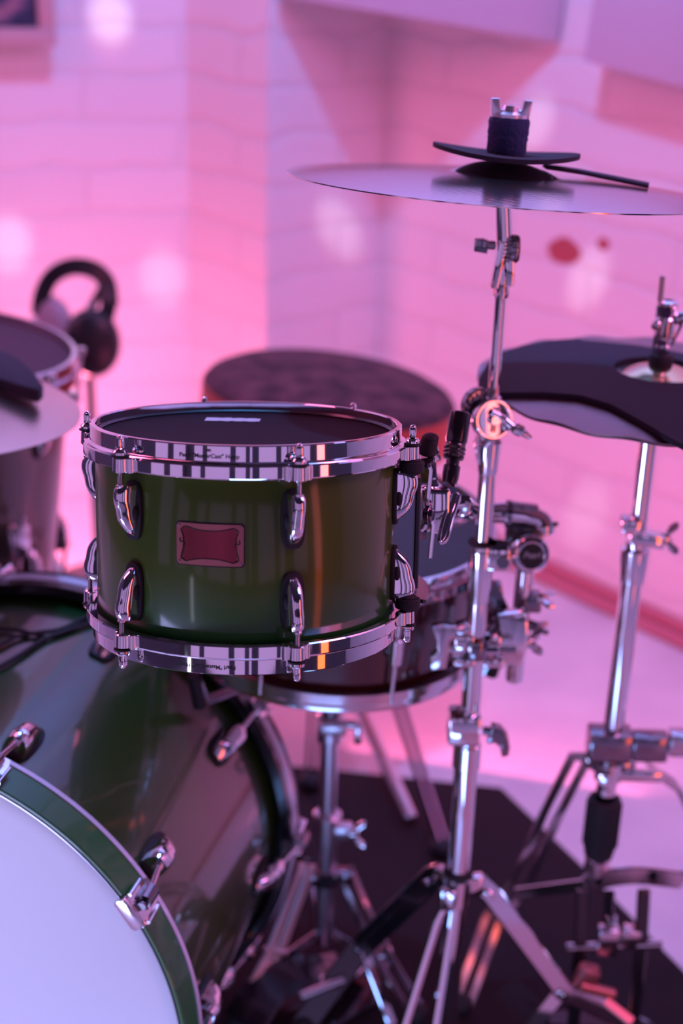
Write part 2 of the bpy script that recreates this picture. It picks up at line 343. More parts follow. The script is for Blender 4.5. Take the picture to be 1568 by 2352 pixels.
def plate_curved(w, h, r, r_in, t):
    mb = MB(); N = 28; us = [-w+2*w*i/N for i in range(N+1)]
    def hh(u):
        e = abs(u)-(w-r); return h if e <= 0 else h-r+math.sqrt(max(0, r*r-e*e))
    f = lambda u, v, q: V(math.sin(math.radians(BT)+u/RS)*q, -math.cos(math.radians(BT)+u/RS)*q, BZ+v)
    rg = [[f(u, -hh(u), r_in), f(u, -hh(u)+.0004, r_in+t), f(u, hh(u)-.0004, r_in+t), f(u, hh(u), r_in)] for u in us]
    mb.rings(rg); return mb, f
mb, bf = plate_curved(.0266, .0168, .0022, RS-.0003, .0014); badge = tb(mb, 'badge', COPPER)
mb, _ = plate_curved(.0276, .0178, .0026, RS-.0004, .0008); tb(mb, 'badge_backing', INK, badge)
RB = RS+.0012
def wob(u): return .0118+.0016*math.cos(u/.0222*PI*2)*(1 if abs(u) < .022 else 1)
top_l = [(-.0215+.043*i/40) for i in range(41)]
mb = strip_surface([(u, .0122-.0014*math.cos(u/.0215*PI)) for u in top_l], [(u, -.0122+.0014*math.cos(u/.0215*PI)) for u in top_l], RB, BT, BZ); tb(mb, 'badge_panel', COPPERD, badge)
mb = MB()
def on_badge(pts, r): mb.tube([bf(u, w, RB+.0001) for u, w in [(p.x, p.y) for p in arc([V(a, b, 0) for a, b in pts], 6)]], r, 6)
for s in (1, -1):
    on_badge([(-.0205, s*.0124), (-.0190, s*.0138), (-.014, s*.0126), (-.007, s*.0112), (0, s*.0110), (.007, s*.0112), (.014, s*.0126), (.0190, s*.0138), (.0205, s*.0124)], .00042)
    on_badge([(s*.0205, .0124), (s*.0226, .0112), (s*.0214, .0075), (s*.0206, .0040), (s*.0216, .0012), (s*.0236, .0018), (s*.0232, .0044)], .00050)
    on_badge([(s*.0205, -.0124), (s*.0226, -.0118), (s*.0220, -.0080), (s*.0208, -.0035), (s*.0200, .0002), (s*.0212, .0024)], .00060)
tb(mb, 'badge_scrollwork', INK, badge)
for su in (1, -1):
    for sv in (1, -1):
        mb = MB(); mb.lathe([(0, .0009), (.0007, .0008), (.0011, 0)], axis_m(bf(su*.0242, sv*.0144, RS+.0010), bf(su*.0242, sv*.0144, 1)-bf(su*.0242, sv*.0144, 0)), 16); tb(mb, 'rivet', DCHROME, badge)
# suspension bracket on the right side: plates that carry the tom on two tension rods
th = TA[2]; er, et = rad(th+13)
for z in (.0590, -.0590):
    mb = MB(); A, T = rad(th); mb.cyl(A*.1415+V(0, 0, z-.0045), A*.1415+V(0, 0, z+.0045), .0105); mb.cyl(A*.1415+V(0, 0, z-.0065), A*.1415+V(0, 0, z+.0065), .0075)
    tb(mb, 'suspension_bushing', RUB)
mb = MB()
pts = [rad(th+3+6*k)[0]*(.1505+.0022*k) for k in range(6)]
for z in (.0590, -.0590): mb.bar([p+V(0, 0, z) for p in pts], .012, .0035, V(0, 0, 1))
mb.bar([rad(th+9)[0]*.146+V(0, 0, .048), rad(th+9)[0]*.146+V(0, 0, -.048)], .030, .0045, rad(th+9)[0])
bk = tb(mb, 'suspension_bracket', BLACKM)
mb = MB(); mb.bar([pts[4]+V(0, 0, .063), pts[4]+er*.006+V(0, 0, .045), pts[4]+er*.004+V(0, 0, .012), pts[4]+er*.010+V(0, 0, -.004), pts[4]+er*.008+V(0, 0, -.034)], .024, .004, er)
mb.box(pts[4]+er*.012+V(0, 0, .014), (.022, .026, .030), Matrix.Rotation(math.radians(th+13), 3, 'Z'), .004)
tb(mb, 'bracket_plate', CHROME, bk)
mb = MB(); hexbolt(mb, pts[2]+rad(th-6)[0]*.002+V(0, 0, .010), rad(th-10)[0], .0062, .005); mb.cyl(pts[2]+V(0, 0, .010), pts[2]+rad(th-10)[0]*.0045+V(0, 0, .010), .0085); tb(mb, 'bracket_bolt', DCHROME, bk)
P1 = at_d(985, 1018, 1.225); mb = MB(); mb.cyl(P1-V(.002, 0, .010), P1+V(0.001, 0, .005), .0085, .0074); mb.ell(P1+V(.001, 0, .005), (.0074, .0074, .004))
mb.build('rubber_cap', RUB, bk)

# ================================================================== BASS DRUM
ps, sl = .219, -.04; ka = V(math.sin(ps), math.cos(ps), sl).normalized(); kX = V(math.cos(ps), -math.sin(ps), 0).normalized(); kZ = -ka; kY = kZ.cross(kX)
KC = V(-.4247, 1.1081, .3015); KM = mat_of(KC, kX, kY, kZ)
KROOT = Matrix.Translation((KC.x+ka.x*.2, KC.y+ka.y*.2, 0)); KTOROOT = KROOT.inverted() @ KM
kick = thing('bass_drum', 'big green lacquered bass drum with plain white front head, lower left', 'drum', KROOT)
def kb(mb, name, mat, parent=None, ang=38): mb.v = [KM @ v for v in mb.v]; return mb.build(name, mat, parent or kick, ang=ang)
KR, KL = .279, .4224
mb = MB(); mb.lathe([(KR-.008, -.022), (KR, -.022), (KR, -KL+.022), (KR-.008, -KL+.022)], None, 192, closed=True); kb(mb, 'shell', GREENK)
def khoop(z0, z1, mat, nme):
    ri = .2875 if z0 else .2955
    mb = MB(); q = [(ri, z0-.001), (ri+.0008, z0), (.2990, z0), (.300, z0-.0012), (.300, z1+.0015), (.2985, z1), (ri+.0015, z1), (ri, z1+.001)]
    mb.lathe(q, None, 192, closed=True); return kb(mb, nme, mat)
fh = khoop(0, -.0418, GREENH, 'front_hoop'); bh = khoop(-KL+.0418, -KL, BLACKM, 'rear_hoop')
mb = MB(); mb.lathe([(.2990, -.0362), (.3012, -.0364), (.3012, -.0420), (.2990, -.0422)], None, 192, closed=True); kb(mb, 'hoop_inlay', INLAY, fh)
mb = MB(); mb.lathe([(.2940, .0004), (.2946, .0012), (.2955, .0012), (.2958, -.001), (.2942, -.001)], None, 192, closed=True); kb(mb, 'head_rim', DCHROME, fh)
mb = MB(); mb.lathe([(.2990, -KL+.0285), (.3012, -KL+.0280), (.3012, -KL+.0140), (.2990, -KL+.0135)], None, 192, closed=True); kb(mb, 'hoop_inlay', INLAY, bh)
mb = MB(); mb.lathe([(0, -.0025), (.275, -.0025), (.288, -.003), (.2925, -.0045), (.2950, -.009), (.2950, -.030), (.281, -.030)], None, 192); kb(mb, 'front_head', WHITEHEAD)
mb = MB(); mb.lathe([(0, -KL+.010), (.279, -KL+.010), (.2874, -KL+.020), (.2874, -KL+.04)], None, 128); kb(mb, 'batter_head', nm('dark_head', (.05, .045, .05), .5))
def radk(a): a = math.radians(a); return V(math.cos(a), math.sin(a), 0), V(-math.sin(a), math.cos(a), 0)
for a in [34.2+36*k for k in range(10)]:
    e, t = radk(a)
    for fr in (1, -1):
        zz = lambda d: -d if fr > 0 else -KL+d
        mb = MB(); rg = []; K = 14; N = 15                             # lug body: fat at the rod end, streamlined towards the middle
        for i in range(K+1):
            q = i/K; z = zz(.076+.052*q); w = .0125*(.92+.1*math.sin(PI*min(1, q*2)))*(1-.5*max(0, (q-.6)/.4)**2); p = .025*(.9+.1*math.sin(PI*min(1, q*2.4)))*(1-.82*max(0, (q-.35)/.65)**2.1)
            rg.append([e*(KR+.001+max(0, math.cos(b))**.6*p)+t*(math.copysign(abs(math.sin(b))**.75, math.sin(b))*w)+V(0, 0, z) for b in [-PI/2+PI*k/(N-1) for k in range(N)]])
        mb.rings(rg); lg = kb(mb, 'lug', CHROME)
        mb = MB(); o = [(math.copysign(abs(math.cos(b))**.6, math.cos(b))*.0155, math.copysign(abs(math.sin(b))**.7, math.sin(b))*.030) for b in [2*PI*k/20 for k in range(20)]]
        A = mat_of(e*(KR-.001)+V(0, 0, zz(.102)), -t, V(0, 0, 1), e); A = A if A.determinant() > 0 else mat_of(e*(KR-.001)+V(0, 0, zz(.102)), t, V(0, 0, 1), e)
        mb.prism(o, .005, A, bev=.001); kb(mb, 'lug_gasket', RUB, lg)
        mb = MB(); n = 30; ro = KR+.0165
        re_ = .3085; z0, z1 = zz(.080), zz(.018)
        mb.tube([e*(ro+(re_-ro)*k/n)+V(0, 0, z0+(z1-z0)*k/n) for k in range(n+1)], [.0033*(1 if k % 2 else .9) for k in range(n+1)], 12); mb.cyl(e*ro+V(0, 0, z0), e*(ro+.001)+V(0, 0, zz(.070)), .005)
        rdk = kb(mb, 'tension_rod', STEEL)
        # claw hook: saddle over the hoop with a hook in front
        mb = MB(); s = 1 if fr > 0 else -1; zf = zz(-.0025)
        prof = [(e*.3045+V(0, 0, zz(.036)), .020), (e*.3045+V(0, 0, zz(.020)), .031), (e*.3035+V(0, 0, zz(.0015)), .033), (e*.3025+V(0, 0, zf), .033), (e*.2985+V(0, 0, zz(-.0045)), .033), (e*.2915+V(0, 0, zz(-.0040)), .031), (e*.2885+V(0, 0, zz(-.0028)), .030)]
        rg = []
        for i, (pt, w) in enumerate(prof):
            a_ = prof[min(i+1, 6)][0]-prof[max(i-1, 0)][0]; nn = t.cross(a_).normalized()*.0016
            if nn.dot(e*1+V(0, 0, s*.6)) < 0: nn = -nn
            rg.append([pt-t*w/2-nn, pt+t*w/2-nn, pt+t*w/2+nn, pt-t*w/2+nn])
        mb.rings(rg)
        for sd in (-1, 1): mb.bar([e*.3062+t*sd*.0155+V(0, 0, zz(.024)), e*.3062+t*sd*.0160+V(0, 0, zz(-.002))], .0035, .005, e)
        mb.box(e*.2968+V(0, 0, zz(-.0030)), (.013, .035, .007), Matrix.Rotation(math.radians(a), 3, 'Z'), .002)
        cl = kb(mb, 'claw_hook', CHROME, rdk)
        mb = MB(); mb.cyl(e*re_+V(0, 0, zz(.028)), e*re_+V(0, 0, zz(.005)), .0078, .0078); mb.cyl(e*re_+V(0, 0, zz(.005)), e*re_+V(0, 0, zz(.000)), .0045); kb(mb, 'rod_nut', DCHROME, rdk)
mb = MB()
for sd in (-1, 1):
    f = KM @ V(sd*.40, -.12, -.08); f.z = .0; p0 = KM @ V(sd*.262, -.10, -.16)
    if sd < 0: mb.tube([p0, f+V(0, 0, .012)], .0065); mb.ell(f+V(0, 0, .012), (.011, .011, .012))
mb.build('spur', STEEL, kick)
# ================================================================== CRASH CYMBAL, MUTE, STAND
CC = V(.1425, 1.3530, 1.0918); cn = V(.0421, .0952, 1).normalized()
CM = axis_m(CC, cn)
def cymbal(name, mat, M, R, bell, bellh, bow, label, group=None, wav=0, flip=1):
    mb = MB(); up = []; N = 40
    def z(r):
        if r < bell: return bow+bellh*math.cos(r/bell*PI/2)**.8
        q = (r-bell)/(R-bell); return bow*(1-q**1.6)
    rs = [.0065+(R-.0065)*(i/N) for i in range(N+1)]
    q = [(r, flip*z(r)) for r in rs]+[(r, flip*z(r)-.0011) for r in rs[::-1]]
    mb.lathe(q, M, 160, closed=True)
    if wav:
        mi = M.inverted()
        for i, v in enumerate(mb.v):
            l = mi @ v; r = math.hypot(l.x, l.y)
            if r > R*.8: a = math.atan2(l.y, l.x); l.z += wav*math.sin(a*17+1)*((r/R-.8)/.2)**2; mb.v[i] = M @ l
    mb.v = [M.inverted() @ v for v in mb.v]
    o = mb.build(name, mat); o.matrix_world = M; ROOT[o.name] = M.copy(); return tag(o, label, 'cymbal', group), z
crash, cz = cymbal('crash_cymbal', BRONZE, CM, .2032, .05, .012, .011, 'large tilted crash cymbal on the chrome stand right of the green tom')
# foam mute lying on the bell: round pad that bows up at its rim, with a strap running to the right
mb = MB(); N = 48; K = 10; Rm = .069
bx = V(1, 0, 0); bx = (bx-cn*bx.dot(cn)).normalized(); by = cn.cross(bx)
def mute_pt(r, a, dz): 
    u, v = r*math.cos(a), r*math.sin(a)*.85; return CC+cn*(.0245+.0145*(u/Rm)**2*(.45 if u < 0 else .38)+dz)+bx*u+by*v
top_ = [[mute_pt(max(.007, Rm*i/K), 2*PI*k/N, .0042) for k in range(N)] for i in range(K+1)]; bot_ = [[mute_pt(max(.007, Rm*i/K), 2*PI*k/N, 0) for k in range(N)] for i in range(K+1)]
mb.rings(top_+bot_[::-1], closed=True)
mute = mb.build('cymbal_mute', FOAM, loc=CC+cn*.02); tag(mute, 'black foam pad under the navy felt on the large tilted crash cymbal', 'cymbal mute')
mb = MB(); p = [CC+bx*.040+by*.02+cn*.0190, CC+bx*.075+by*.02+cn*.0165, CC+bx*.11+by*.016+cn*.0125, CC+bx*.139+by*.010+cn*.0092]
mb.bar(p, .030, .0036, cn); mb.v = [v for v in mb.v]
ROOT[mute.name] = Matrix.Translation(mute.location); mb.build('strap', FOAM, mute)
# ---- stand
SX, SY = .148, 1.350
def S(z, dx=0, dy=0): return V(SX+dx, SY+dy, z)
stand = thing('cymbal_stand', 'chrome double-braced cymbal stand holding the tilted crash cymbal', 'cymbal stand', loc=(SX, SY, 0))
def sb(mb, name, mat=CHROME, parent=None): return mb.build(name, mat, parent or stand)
mb = MB(); mb.cyl(S(.05), S(.485), .0131); base = sb(mb, 'base_tube')
mb = MB(); mb.cyl(S(.480), S(.446), .0158); mb.box(S(.502, -.006, -.003), (.036, .034, .037), None, .005); cl = sb(mb, 'height_clamp')
mb = MB(); p = S(.502, .014, -.012); mb.cyl(p, p+V(.012, -.002, 0), .005)
mb.prism([(0, .016), (.010, .014), (.018, .004), (.021, -.010), (.020, -.020), (.013, -.022), (.010, -.010), (.004, -.004), (-.004, -.006)], .014, mat_of(p+V(.008, -.006, 0), V(1, 0, 0), V(0, 0, 1), V(0, -1, 0)), .002); sb(mb, 'wing_screw', DCHROME, cl)
mb = MB(); mb.cyl(S(.48), S(.665), .0107); sb(mb, 'middle_tube')
mb = MB(); mb.lathe([(.0108, 0), (.0115, 0), (.0118, .012), (.0128, .020), (.0136, .058), (.0136, .066), (.0125, .068), (.009, .0685)], axis_m(S(.655), (0, 0, 1)), 48); mb.box(S(.708, .017, -.006), (.024, .014, .026), None, .003); c2 = sb(mb, 'collar')
mb = MB(); hexbolt(mb, S(.708, .021, -.013), (0, -1, 0), .0074, .005); sb(mb, 'hex_bolt', DCHROME, c2)
mb = MB(); mb.cyl(S(.7225), S(.7245), .0150); mb.cyl(S(.723, .017, -.004), S(.7245, .017, -.004), .010); sb(mb, 'nylon_bushing', RUB, c2)
mb = MB(); mb.cyl(S(.66), S(.84), .0089); sb(mb, 'upper_tube')
mb = MB(); mb.lathe([(.0088, 0), (.0096, 0), (.0103, .004), (.0118, .026), (.0122, .034), (.010, .036), (.006, .036)], axis_m(S(.802), (0, 0, 1)), 40)
mb.prism([(-.004, -.02), (-.012, -.012), (-.016, .006), (-.012, .02), (.004, .02)], .012, mat_of(S(.826, 0, .006), V(1, 0, 0), V(0, 0, 1), V(0, -1, 0)), .002); sb(mb, 'top_collar')
rn = V(.30, -.93, .20).normalized(); rc = S(.862, -.002, -.004)
mb = MB(); mb.lathe([(0, .0102), (.0150, .0102), (.0172, .0100), (.0176, .0112), (.0192, .0112), (.0204, .010), (.0208, .004), (.0208, 0), (.0195, -.002), (0, -.002)], axis_m(rc, rn), 56); tilt = sb(mb, 'tilter_disc')
mb = MB(); mb.box(rc+rn*.0104, (.006, .026, .0012), mat_of((0, 0, 0), *[rn.cross(V(.15, 0, 1)).normalized(), V(.15, 0, 1)-rn*rn.dot(V(.15, 0, 1)), rn]).to_3x3(), .0005); sb(mb, 'disc_slot', STEEL, tilt)
mb = MB(); mb.lathe([(0, .003), (.0165, .003), (.0185, .001), (.0188, -.009), (.017, -.011), (0, -.011)], axis_m(rc-rn*.006+V(-.007, .004, .010), rn), 48)
for k in range(22): a = 2*PI*k/22; A = axis_m(rc-rn*.004+V(-.004, .003, .006), rn); mb.box(A @ V(.0186*math.cos(a), .0186*math.sin(a), 0), (.003, .003, .005), A.to_3x3() @ Matrix.Rotation(a, 3, 'Z'), .0005)
sb(mb, 'ratchet_disc', DCHROME, tilt)
mb = MB(); q = rc+rn*.012; mb.cyl(rc, q+rn*.004, .0058)
w0 = q+V(.004, 0, .006); w1 = q+V(.036, -.006, -.016)
mb.tube(arc([q+V(-.004, 0, .008), q+V(.006, 0, .003), q+V(.018, -.003, -.006), q+V(.027, -.005, -.010), w1], 5), [.0035]*6+[.0042]*5+[.0060]*5+[.0040, .0034, .003, .0026, .0026], 12); sb(mb, 'wing_nut', CHROME, tilt)
mb = MB(); mb.tube([S(.880), S(.925), S(.926), S(.992)], [.0060, .0060, .0055, .0055], 24); mb.cyl(S(.874), S(.884), .0078); sb(mb, 'tilter_rod', CHROME)
# cymbal tilter joint
mb = MB(); mb.lathe([(.0056, 0), (.0070, 0), (.0078, .003), (.0078, .020), (.0066, .026), (0, .026)], axis_m(S(.985), (0, 0, 1)), 32)
mb.box(S(1.018, -.0045, -.001), (.009, .014, .048), Matrix.Rotation(.12, 3, 'Y'), .003); mb.box(S(1.012, .006, -.002), (.010, .013, .030), Matrix.Rotation(-.06, 3, 'Y'), .003)
tj = sb(mb, 'cymbal_tilter', CHROME)
mb = MB(); mb.lathe([(0, 0), (.0125, 0), (.0135, .002), (.0135, .008), (.012, .010), (0, .010)], axis_m(S(1.033, .004, 0), (1, 0, 0)), 32)
for k in range(20): a = 2*PI*k/20; mb.box(S(1.033, .0035, 0)+V(0, .0132*math.cos(a), .0132*math.sin(a)), (.004, .002, .002), None, .0004)
sb(mb, 'tilter_teeth', DCHROME, tj)
mb = MB(); p = S(1.036, -.009, -.002); mb.cyl(p, p+V(-.010, -.001, .0005), .0042)
mb.prism([(-.0065, -.0055), (.0065, -.0075), (.0075, .0045), (.002, .0065), (-.006, .0060)], .010, mat_of(p+V(-.014, -.006, 0), V(1, 0, 0), V(0, 0, 1), V(0, 1, 0)), .0018); sb(mb, 'wing_screw', DCHROME, tj)
tp = CC+cn*.078; tb0 = S(1.028, .001)
mb = MB(); mb.tube([tb0, tb0+(CC-tb0)*.94, CC-cn*.001, tp-cn*.012], [.0078, .0078, .0040, .0040], 20); sb(mb, 'cymbal_rod', CHROME)
mb = MB(); mb.lathe([(.0045, .0), (.0172, .0), (.0186, .003), (.0182, .0120), (.0190, .0150), (.0184, .0168), (.0192, .0190), (.0188, .0245), (.0192, .0290), (.0180, .0325), (.0140, .0335), (.0045, .0335)], axis_m(CC+cn*.0290+V(0, 0, 0), cn), 72, closed=True)
for i, v in enumerate(mb.v): mb.v[i] = v+V(random.uniform(-1, 1), random.uniform(-1, 1), random.uniform(-1, 1))*.00035
felt = sb(mb, 'felt_washer', FELT)
A = axis_m(CC+cn*.0600, cn, V(0, -1, 0)); ax = A.to_3x3().col[0]
ux = (V(1, 0, 0)-cn*cn.x).normalized(); uy = cn.cross(ux)
mb = MB(); mb.lathe([(.0042, 0), (.0165, 0), (.0165, .004), (.0085, .0062), (.0075, .0115), (.0042, .0115)], axis_m(CC+cn*.0610, cn), 40, closed=True)
for s in (1, -1): mb.prism([(s*.006, 0), (s*.0172, 0), (s*.0188, .0115), (s*.0192, .0172), (s*.0115, .0176), (s*.0096, .0085), (s*.006, .0070)], .012, mat_of(CC+cn*.0610+uy*.006, ux, cn, ux.cross(cn)), .0016)
sb(mb, 'wing_nut', SATIN)
# legs
mb = MB(); mb.cyl(S(.305), S(.299), .0175); sb(mb, 'collar_washer', RUB)
mb = MB(); mb.cyl(S(.299), S(.257), .0164)
dirs = [math.radians(13), math.radians(136), math.radians(-114)]
for d in dirs: u = V(math.cos(d), math.sin(d), 0); mb.box(S(.281)+u*.022, (.020, .014, .026), Matrix.Rotation(d, 3, 'Z'), .003)
sb(mb, 'leg_collar')
mb = MB(); mb.cyl(S(.062), S(.038), .0155); sb(mb, 'brace_collar')
for i, d in enumerate(dirs):
    u = V(math.cos(d), math.sin(d), 0); w = V(-u.y, u.x, 0); k = V(SX, SY, 0)+u*.147; mb = MB()
    path = [S(.281)+u*.028, S(.268)+u*.040, V(k.x, k.y, .102), V(SX, SY, .016)+u*.268]
    if i == 1: path[3] = V(SX, SY, .016)+u*.16+V(-.062, -.06, 0)
    if i == 2:                                                          # seen end-on: its two side plates, flaring apart
        fa = [at_z(1019, 2045, .278), at_z(1019, 2085, .256), at_z(1003, 2118, .240), at_z(930, 2352, .14)]; fb_ = [at_z(1043, 2050, .274), at_z(1042, 2100, .250), at_z(1032, 2150, .226), at_z(1000, 2352, .14)]
        for q_ in (fa, fb_): q_.append(q_[3]+(q_[3]-q_[2])*(.124/(q_[2].z-q_[3].z))); mb.bar(q_, .0105, .008, V(-.2, -.9, .4), ch=.4)
        mb.cyl(fa[0]-V(.003, 0, 0), fb_[0]+V(.003, 0, 0), .0040); path[1:] = [fa[0], fa[3], (fa[4]+fb_[4])/2]
    else:
        side = w
        nrm = V(.1, -.8, .55).normalized() if i == 0 else V(.3, -.5, .8)
        mb.bar(path[:3]+[path[3]], .025 if i == 0 else .032, .006, nrm, ch=.35)
        mb.bar([p+V(0, 0, -.004) for p in path], .011, .005, nrm)
    lg = sb(mb, 'leg', CHROME if i != 1 else BLACKM)  # left leg is chrome too; black stands in for its dark reflection
    mb = MB(); mb.ell(path[3]+V(0, 0, -.002), (.015 if i != 2 else .026, .013, .014)); sb(mb, 'rubber_foot', RUB, lg)
    if i == 2: continue
    for pv in path[1:3]: mb = MB(); mb.cyl(pv-w*.011, pv+w*.011, .0041); sb(mb, 'leg_pivot', STEEL, lg)
    mb = MB(); mb.bar([S(.012)+u*(.016 if i == 2 else .088), V(k.x, k.y, .097)-u*.004], .018 if i == 0 else .014, .004, V(.1, -.8, .55) if i == 0 else V(u.x*-.4, u.y*-.4, 1)); sb(mb, 'leg_brace')
# ================================================================== TOM HOLDER AND CLAMP
hold = thing('tom_holder', 'chrome tom holder arm with round logo cap, clamped beside the cymbal stand', 'tom holder', loc=at_y(1185, 1562, 1.405))
def hb(mb, name, mat=CHROME, parent=None): return mb.build(name, mat, parent or hold)
HP = at_y(1186, 1500, 1.405); HT = V(HP.x, HP.y, .690)
mb = MB(); mb.cyl(at_y(1180, 1562, 1.405), V(HP.x+.002, HP.y, .69), .0100); hb(mb, 'post')
e0 = at_y(1070, 1180, 1.405); e1 = at_y(1150, 1178, 1.41); e2 = at_y(1205, 1190, 1.41)
mb = MB(); mb.tube([e0+V(-.05, -.05, .0), e0, e1, at_y(1160, 1178, 1.41)], [.0085, .0090, .0118, .0118], 24)
mb.tube(arc([at_y(1160, 1180, 1.41), at_y(1200, 1184, 1.41), at_y(1240, 1198, 1.41), at_y(1250, 1230, 1.405)], 6), [.0122]*12+[.0128, .013, .0138, .014, .013, .012, .011], 24); arm = hb(mb, 'arm')
mb = MB(); q = at_y(1167, 1200, 1.41); mb.lathe([(.0122, -.0025), (.0152, -.0025), (.0152, .0025), (.0122, .0025)], axis_m(at_y(1167, 1180, 1.41), (1, 0, -.05)), 36, closed=True); mb.box(q+V(0, -.006, -.014), (.005, .014, .03), None, .0015); hb(mb, 'hinge_band', DCHROME, arm)
mb = MB(); mb.box(at_y(1205, 1164, 1.41), (.030, .014, .006), Matrix.Rotation(.1, 3, 'Y'), .002); hb(mb, 'arm_cap_plate', DCHROME, arm)
mb = MB(); mb.box(at_y(1200, 1222, 1.405), (.036, .020, .018), Matrix.Rotation(.08, 3, 'Y'), .003); hb(mb, 'pivot_block', BLACKM, arm)
mb = MB(); q = at_y(1252, 1208, 1.405); mb.cyl(q, at_y(1281, 1203, 1.40), .0026); hb(mb, 'key_bolt', BLACKM, arm)
cc_ = at_y(1217, 1272, 1.385); cnr = V(.10, -.95, .22).normalized()
mb = MB(); mb.lathe([(.0130, .0075), (.0150, .0085), (.0190, .0070), (.0214, .0030), (.0220, -.002), (.0215, -.014), (.017, -.018), (0, -.018)], axis_m(cc_, cnr), 56); cap = hb(mb, 'round_cap')
mb = MB(); mb.lathe([(0, .0080), (.0126, .0080), (.0134, .0072), (.0134, 0)], axis_m(cc_, cnr), 48); hb(mb, 'cap_inset', PLAST, cap)
vs, fs = text_mesh('Pearl', .0092, .0002, .25); cx, cy, cz_ = frame_z(cnr, V(0, 0, 1)); mb = MB(); mb.add([cc_+cnr*.0082+cx*v.x+cy*v.y+cnr*v.z for v in vs], fs); hb(mb, 'cap_logo', nm('logo_grey', (.42, .36, .40), .35), cap)
mb = MB(); mb.box(at_y(1135, 1390, 1.40), (.022, .022, .055), Matrix.Rotation(-.18, 3, 'Y'), .004); mb.bar([at_y(1128, 1340, 1.392), at_y(1160, 1405, 1.388), at_y(1140, 1440, 1.388)], .012, .004, V(0, -1, 0)); hb(mb, 'clamp_body', DCHROME)
mb = MB(); mb.cyl(at_y(1205, 1330, 1.405), at_y(1203, 1405, 1.405), .0062); mb.box(at_y(1215, 1380, 1.405), (.026, .02, .022), None, .003); hb(mb, 'hinge_post', DCHROME)
mb = MB(); wing(mb, at_y(1232, 1372, 1.40), V(1, -.15, 0), V(0, 1, 0), .044, .010); hb(mb, 'wing_nut', CHROME)
mb = MB(); mb.tube([at_y(1175, 1420, 1.40), at_y(1232, 1440, 1.395)], .0058, 16); wing(mb, at_y(1224, 1440, 1.395), V(1, -.1, 0), V(0, 1, 0), .026, .008); hb(mb, 'wing_screw', DCHROME)
# black ribbed sleeve and lever between the tom and the stand
g0, g1 = at_d(1058, 950, 1.30), at_d(1031, 1112, 1.285); gd = (g0-g1)
mb = MB(); L_ = gd.length
pr = [(0, 0), (.0066, 0), (.0078, .006), (.0078, .017), (.0062, .018), (.0062, .0235), (.0090, .0245), (.0098, .0265), (.0090, .0285), (.0102, .0300), (.0090, .0320), (.0102, .0340), (.0092, .0360), (.0092, .0395), (.0100, .0410), (.0100, L_-.001), (.0090, L_), (.0062, L_), (.0060, L_-.012), (0, L_-.012)]
mb.lathe(pr, axis_m(g1, gd), 40); hb(mb, 'ribbed_sleeve', BLACKM)
mb = MB(); a, b = at_d(1012, 1068, 1.285), at_d(988, 1040, 1.27)
mb.bar(arc([at_d(975, 1110, 1.27), at_d(985, 1052, 1.27), at_d(1005, 1040, 1.28)], 5), .014, .004, V(-.3, -1, .2)); mb.bar(arc([at_d(985, 1052, 1.27), at_d(990, 1105, 1.27), at_d(1012, 1128, 1.28), at_d(1045, 1132, 1.29)], 5), .012, .004, V(-.3, -1, .4))
mb.box(at_d(1002, 1180, 1.30), (.030, .022, .034), Matrix.Rotation(.1, 3, 'Y'), .005); hb(mb, 'bracket', CHROME)
mb = MB(); mb.cyl(at_d(1005, 1128, 1.275), at_d(1012, 1165, 1.275), .0095, .0080); hb(mb, 'knob', RUB)
mb = MB(); pp = [at_d(1036, 1135, 1.265), at_d(1022, 1180, 1.258), at_d(1008, 1236, 1.25), at_d(1016, 1246, 1.25), at_d(1027, 1232, 1.25), at_d(1040, 1185, 1.258), at_d(1054, 1138, 1.265)]
mb.tube(arc(pp, 6), .0020, 10); mb.bar([at_d(1045, 1135, 1.266), at_d(1018, 1238, 1.252)], .009, .0016, V(-.2, -1, .1)); hb(mb, 'lever', CHROME)
mb = MB(); mb.cyl(at_d(1040, 1145, 1.29), e0+V(-.045, -.045, 0), .0075); mb.cyl(at_d(1062, 1160, 1.31), at_d(1075, 1168, 1.36), .0105); hb(mb, 'l_rod', CHROME)
# multi-clamp
mc = thing('multi_clamp', 'chrome multi-clamp bolted round the cymbal stand tube, below the logo cap', 'clamp', loc=at_y(1100, 1530, 1.345))
def mcb(mb, name, mat=CHROME): return mb.build(name, mat, mc)
zc = at_y(1098, 1487, 1.345).z
def K(px, py, dy=0): return at_y(px, py, 1.35+dy)
mb = MB(); mb.lathe([(.0112, -.011), (.0165, -.011), (.0175, -.009), (.0175, .009), (.0165, .011), (.0112, .011)], axis_m(S(zc), (0, 0, 1)), 40, closed=True); mcb(mb, 'tube_ring', DCHROME)
mb = MB(); mb.box(K(1065, 1470, -.002), (.022, .024, .020), None, .004); mb.box(K(1065, 1516, -.002), (.024, .020, .010), None, .004); mb.box(K(1067, 1440, 0), (.020, .020, .012), Matrix.Rotation(-.3, 3, 'Y'), .003); mcb(mb, 'left_jaw')
mb = MB(); mb.cyl(K(1008, 1492, -.006), K(1185, 1492, -.006), .0042); mb.cyl(K(1035, 1494, -.006), K(1062, 1494, -.006), .0078); mb.cyl(K(1112, 1492, -.007), K(1145, 1492, -.007), .0068); mcb(mb, 'bolt')
mb = MB(); mb.prism([(-.014, .026), (-.002, .028), (.012, .026), (.013, .014), (.006, .010), (.006, -.004), (.004, -.024), (-.012, -.026), (-.013, -.010), (-.006, -.004), (-.008, .012)], .014, mat_of(K(1017, 1478, .002), V(1, 0, 0), V(0, 0, 1), V(0, -1, 0)), .002); mcb(mb, 'wing_nut', STEEL)
mb = MB(); mb.box(K(1128, 1470, .012), (.022, .026, .022), None, .005); mb.box(K(1128, 1518, .006), (.026, .018, .010), None, .003); mcb(mb, 'right_jaw')
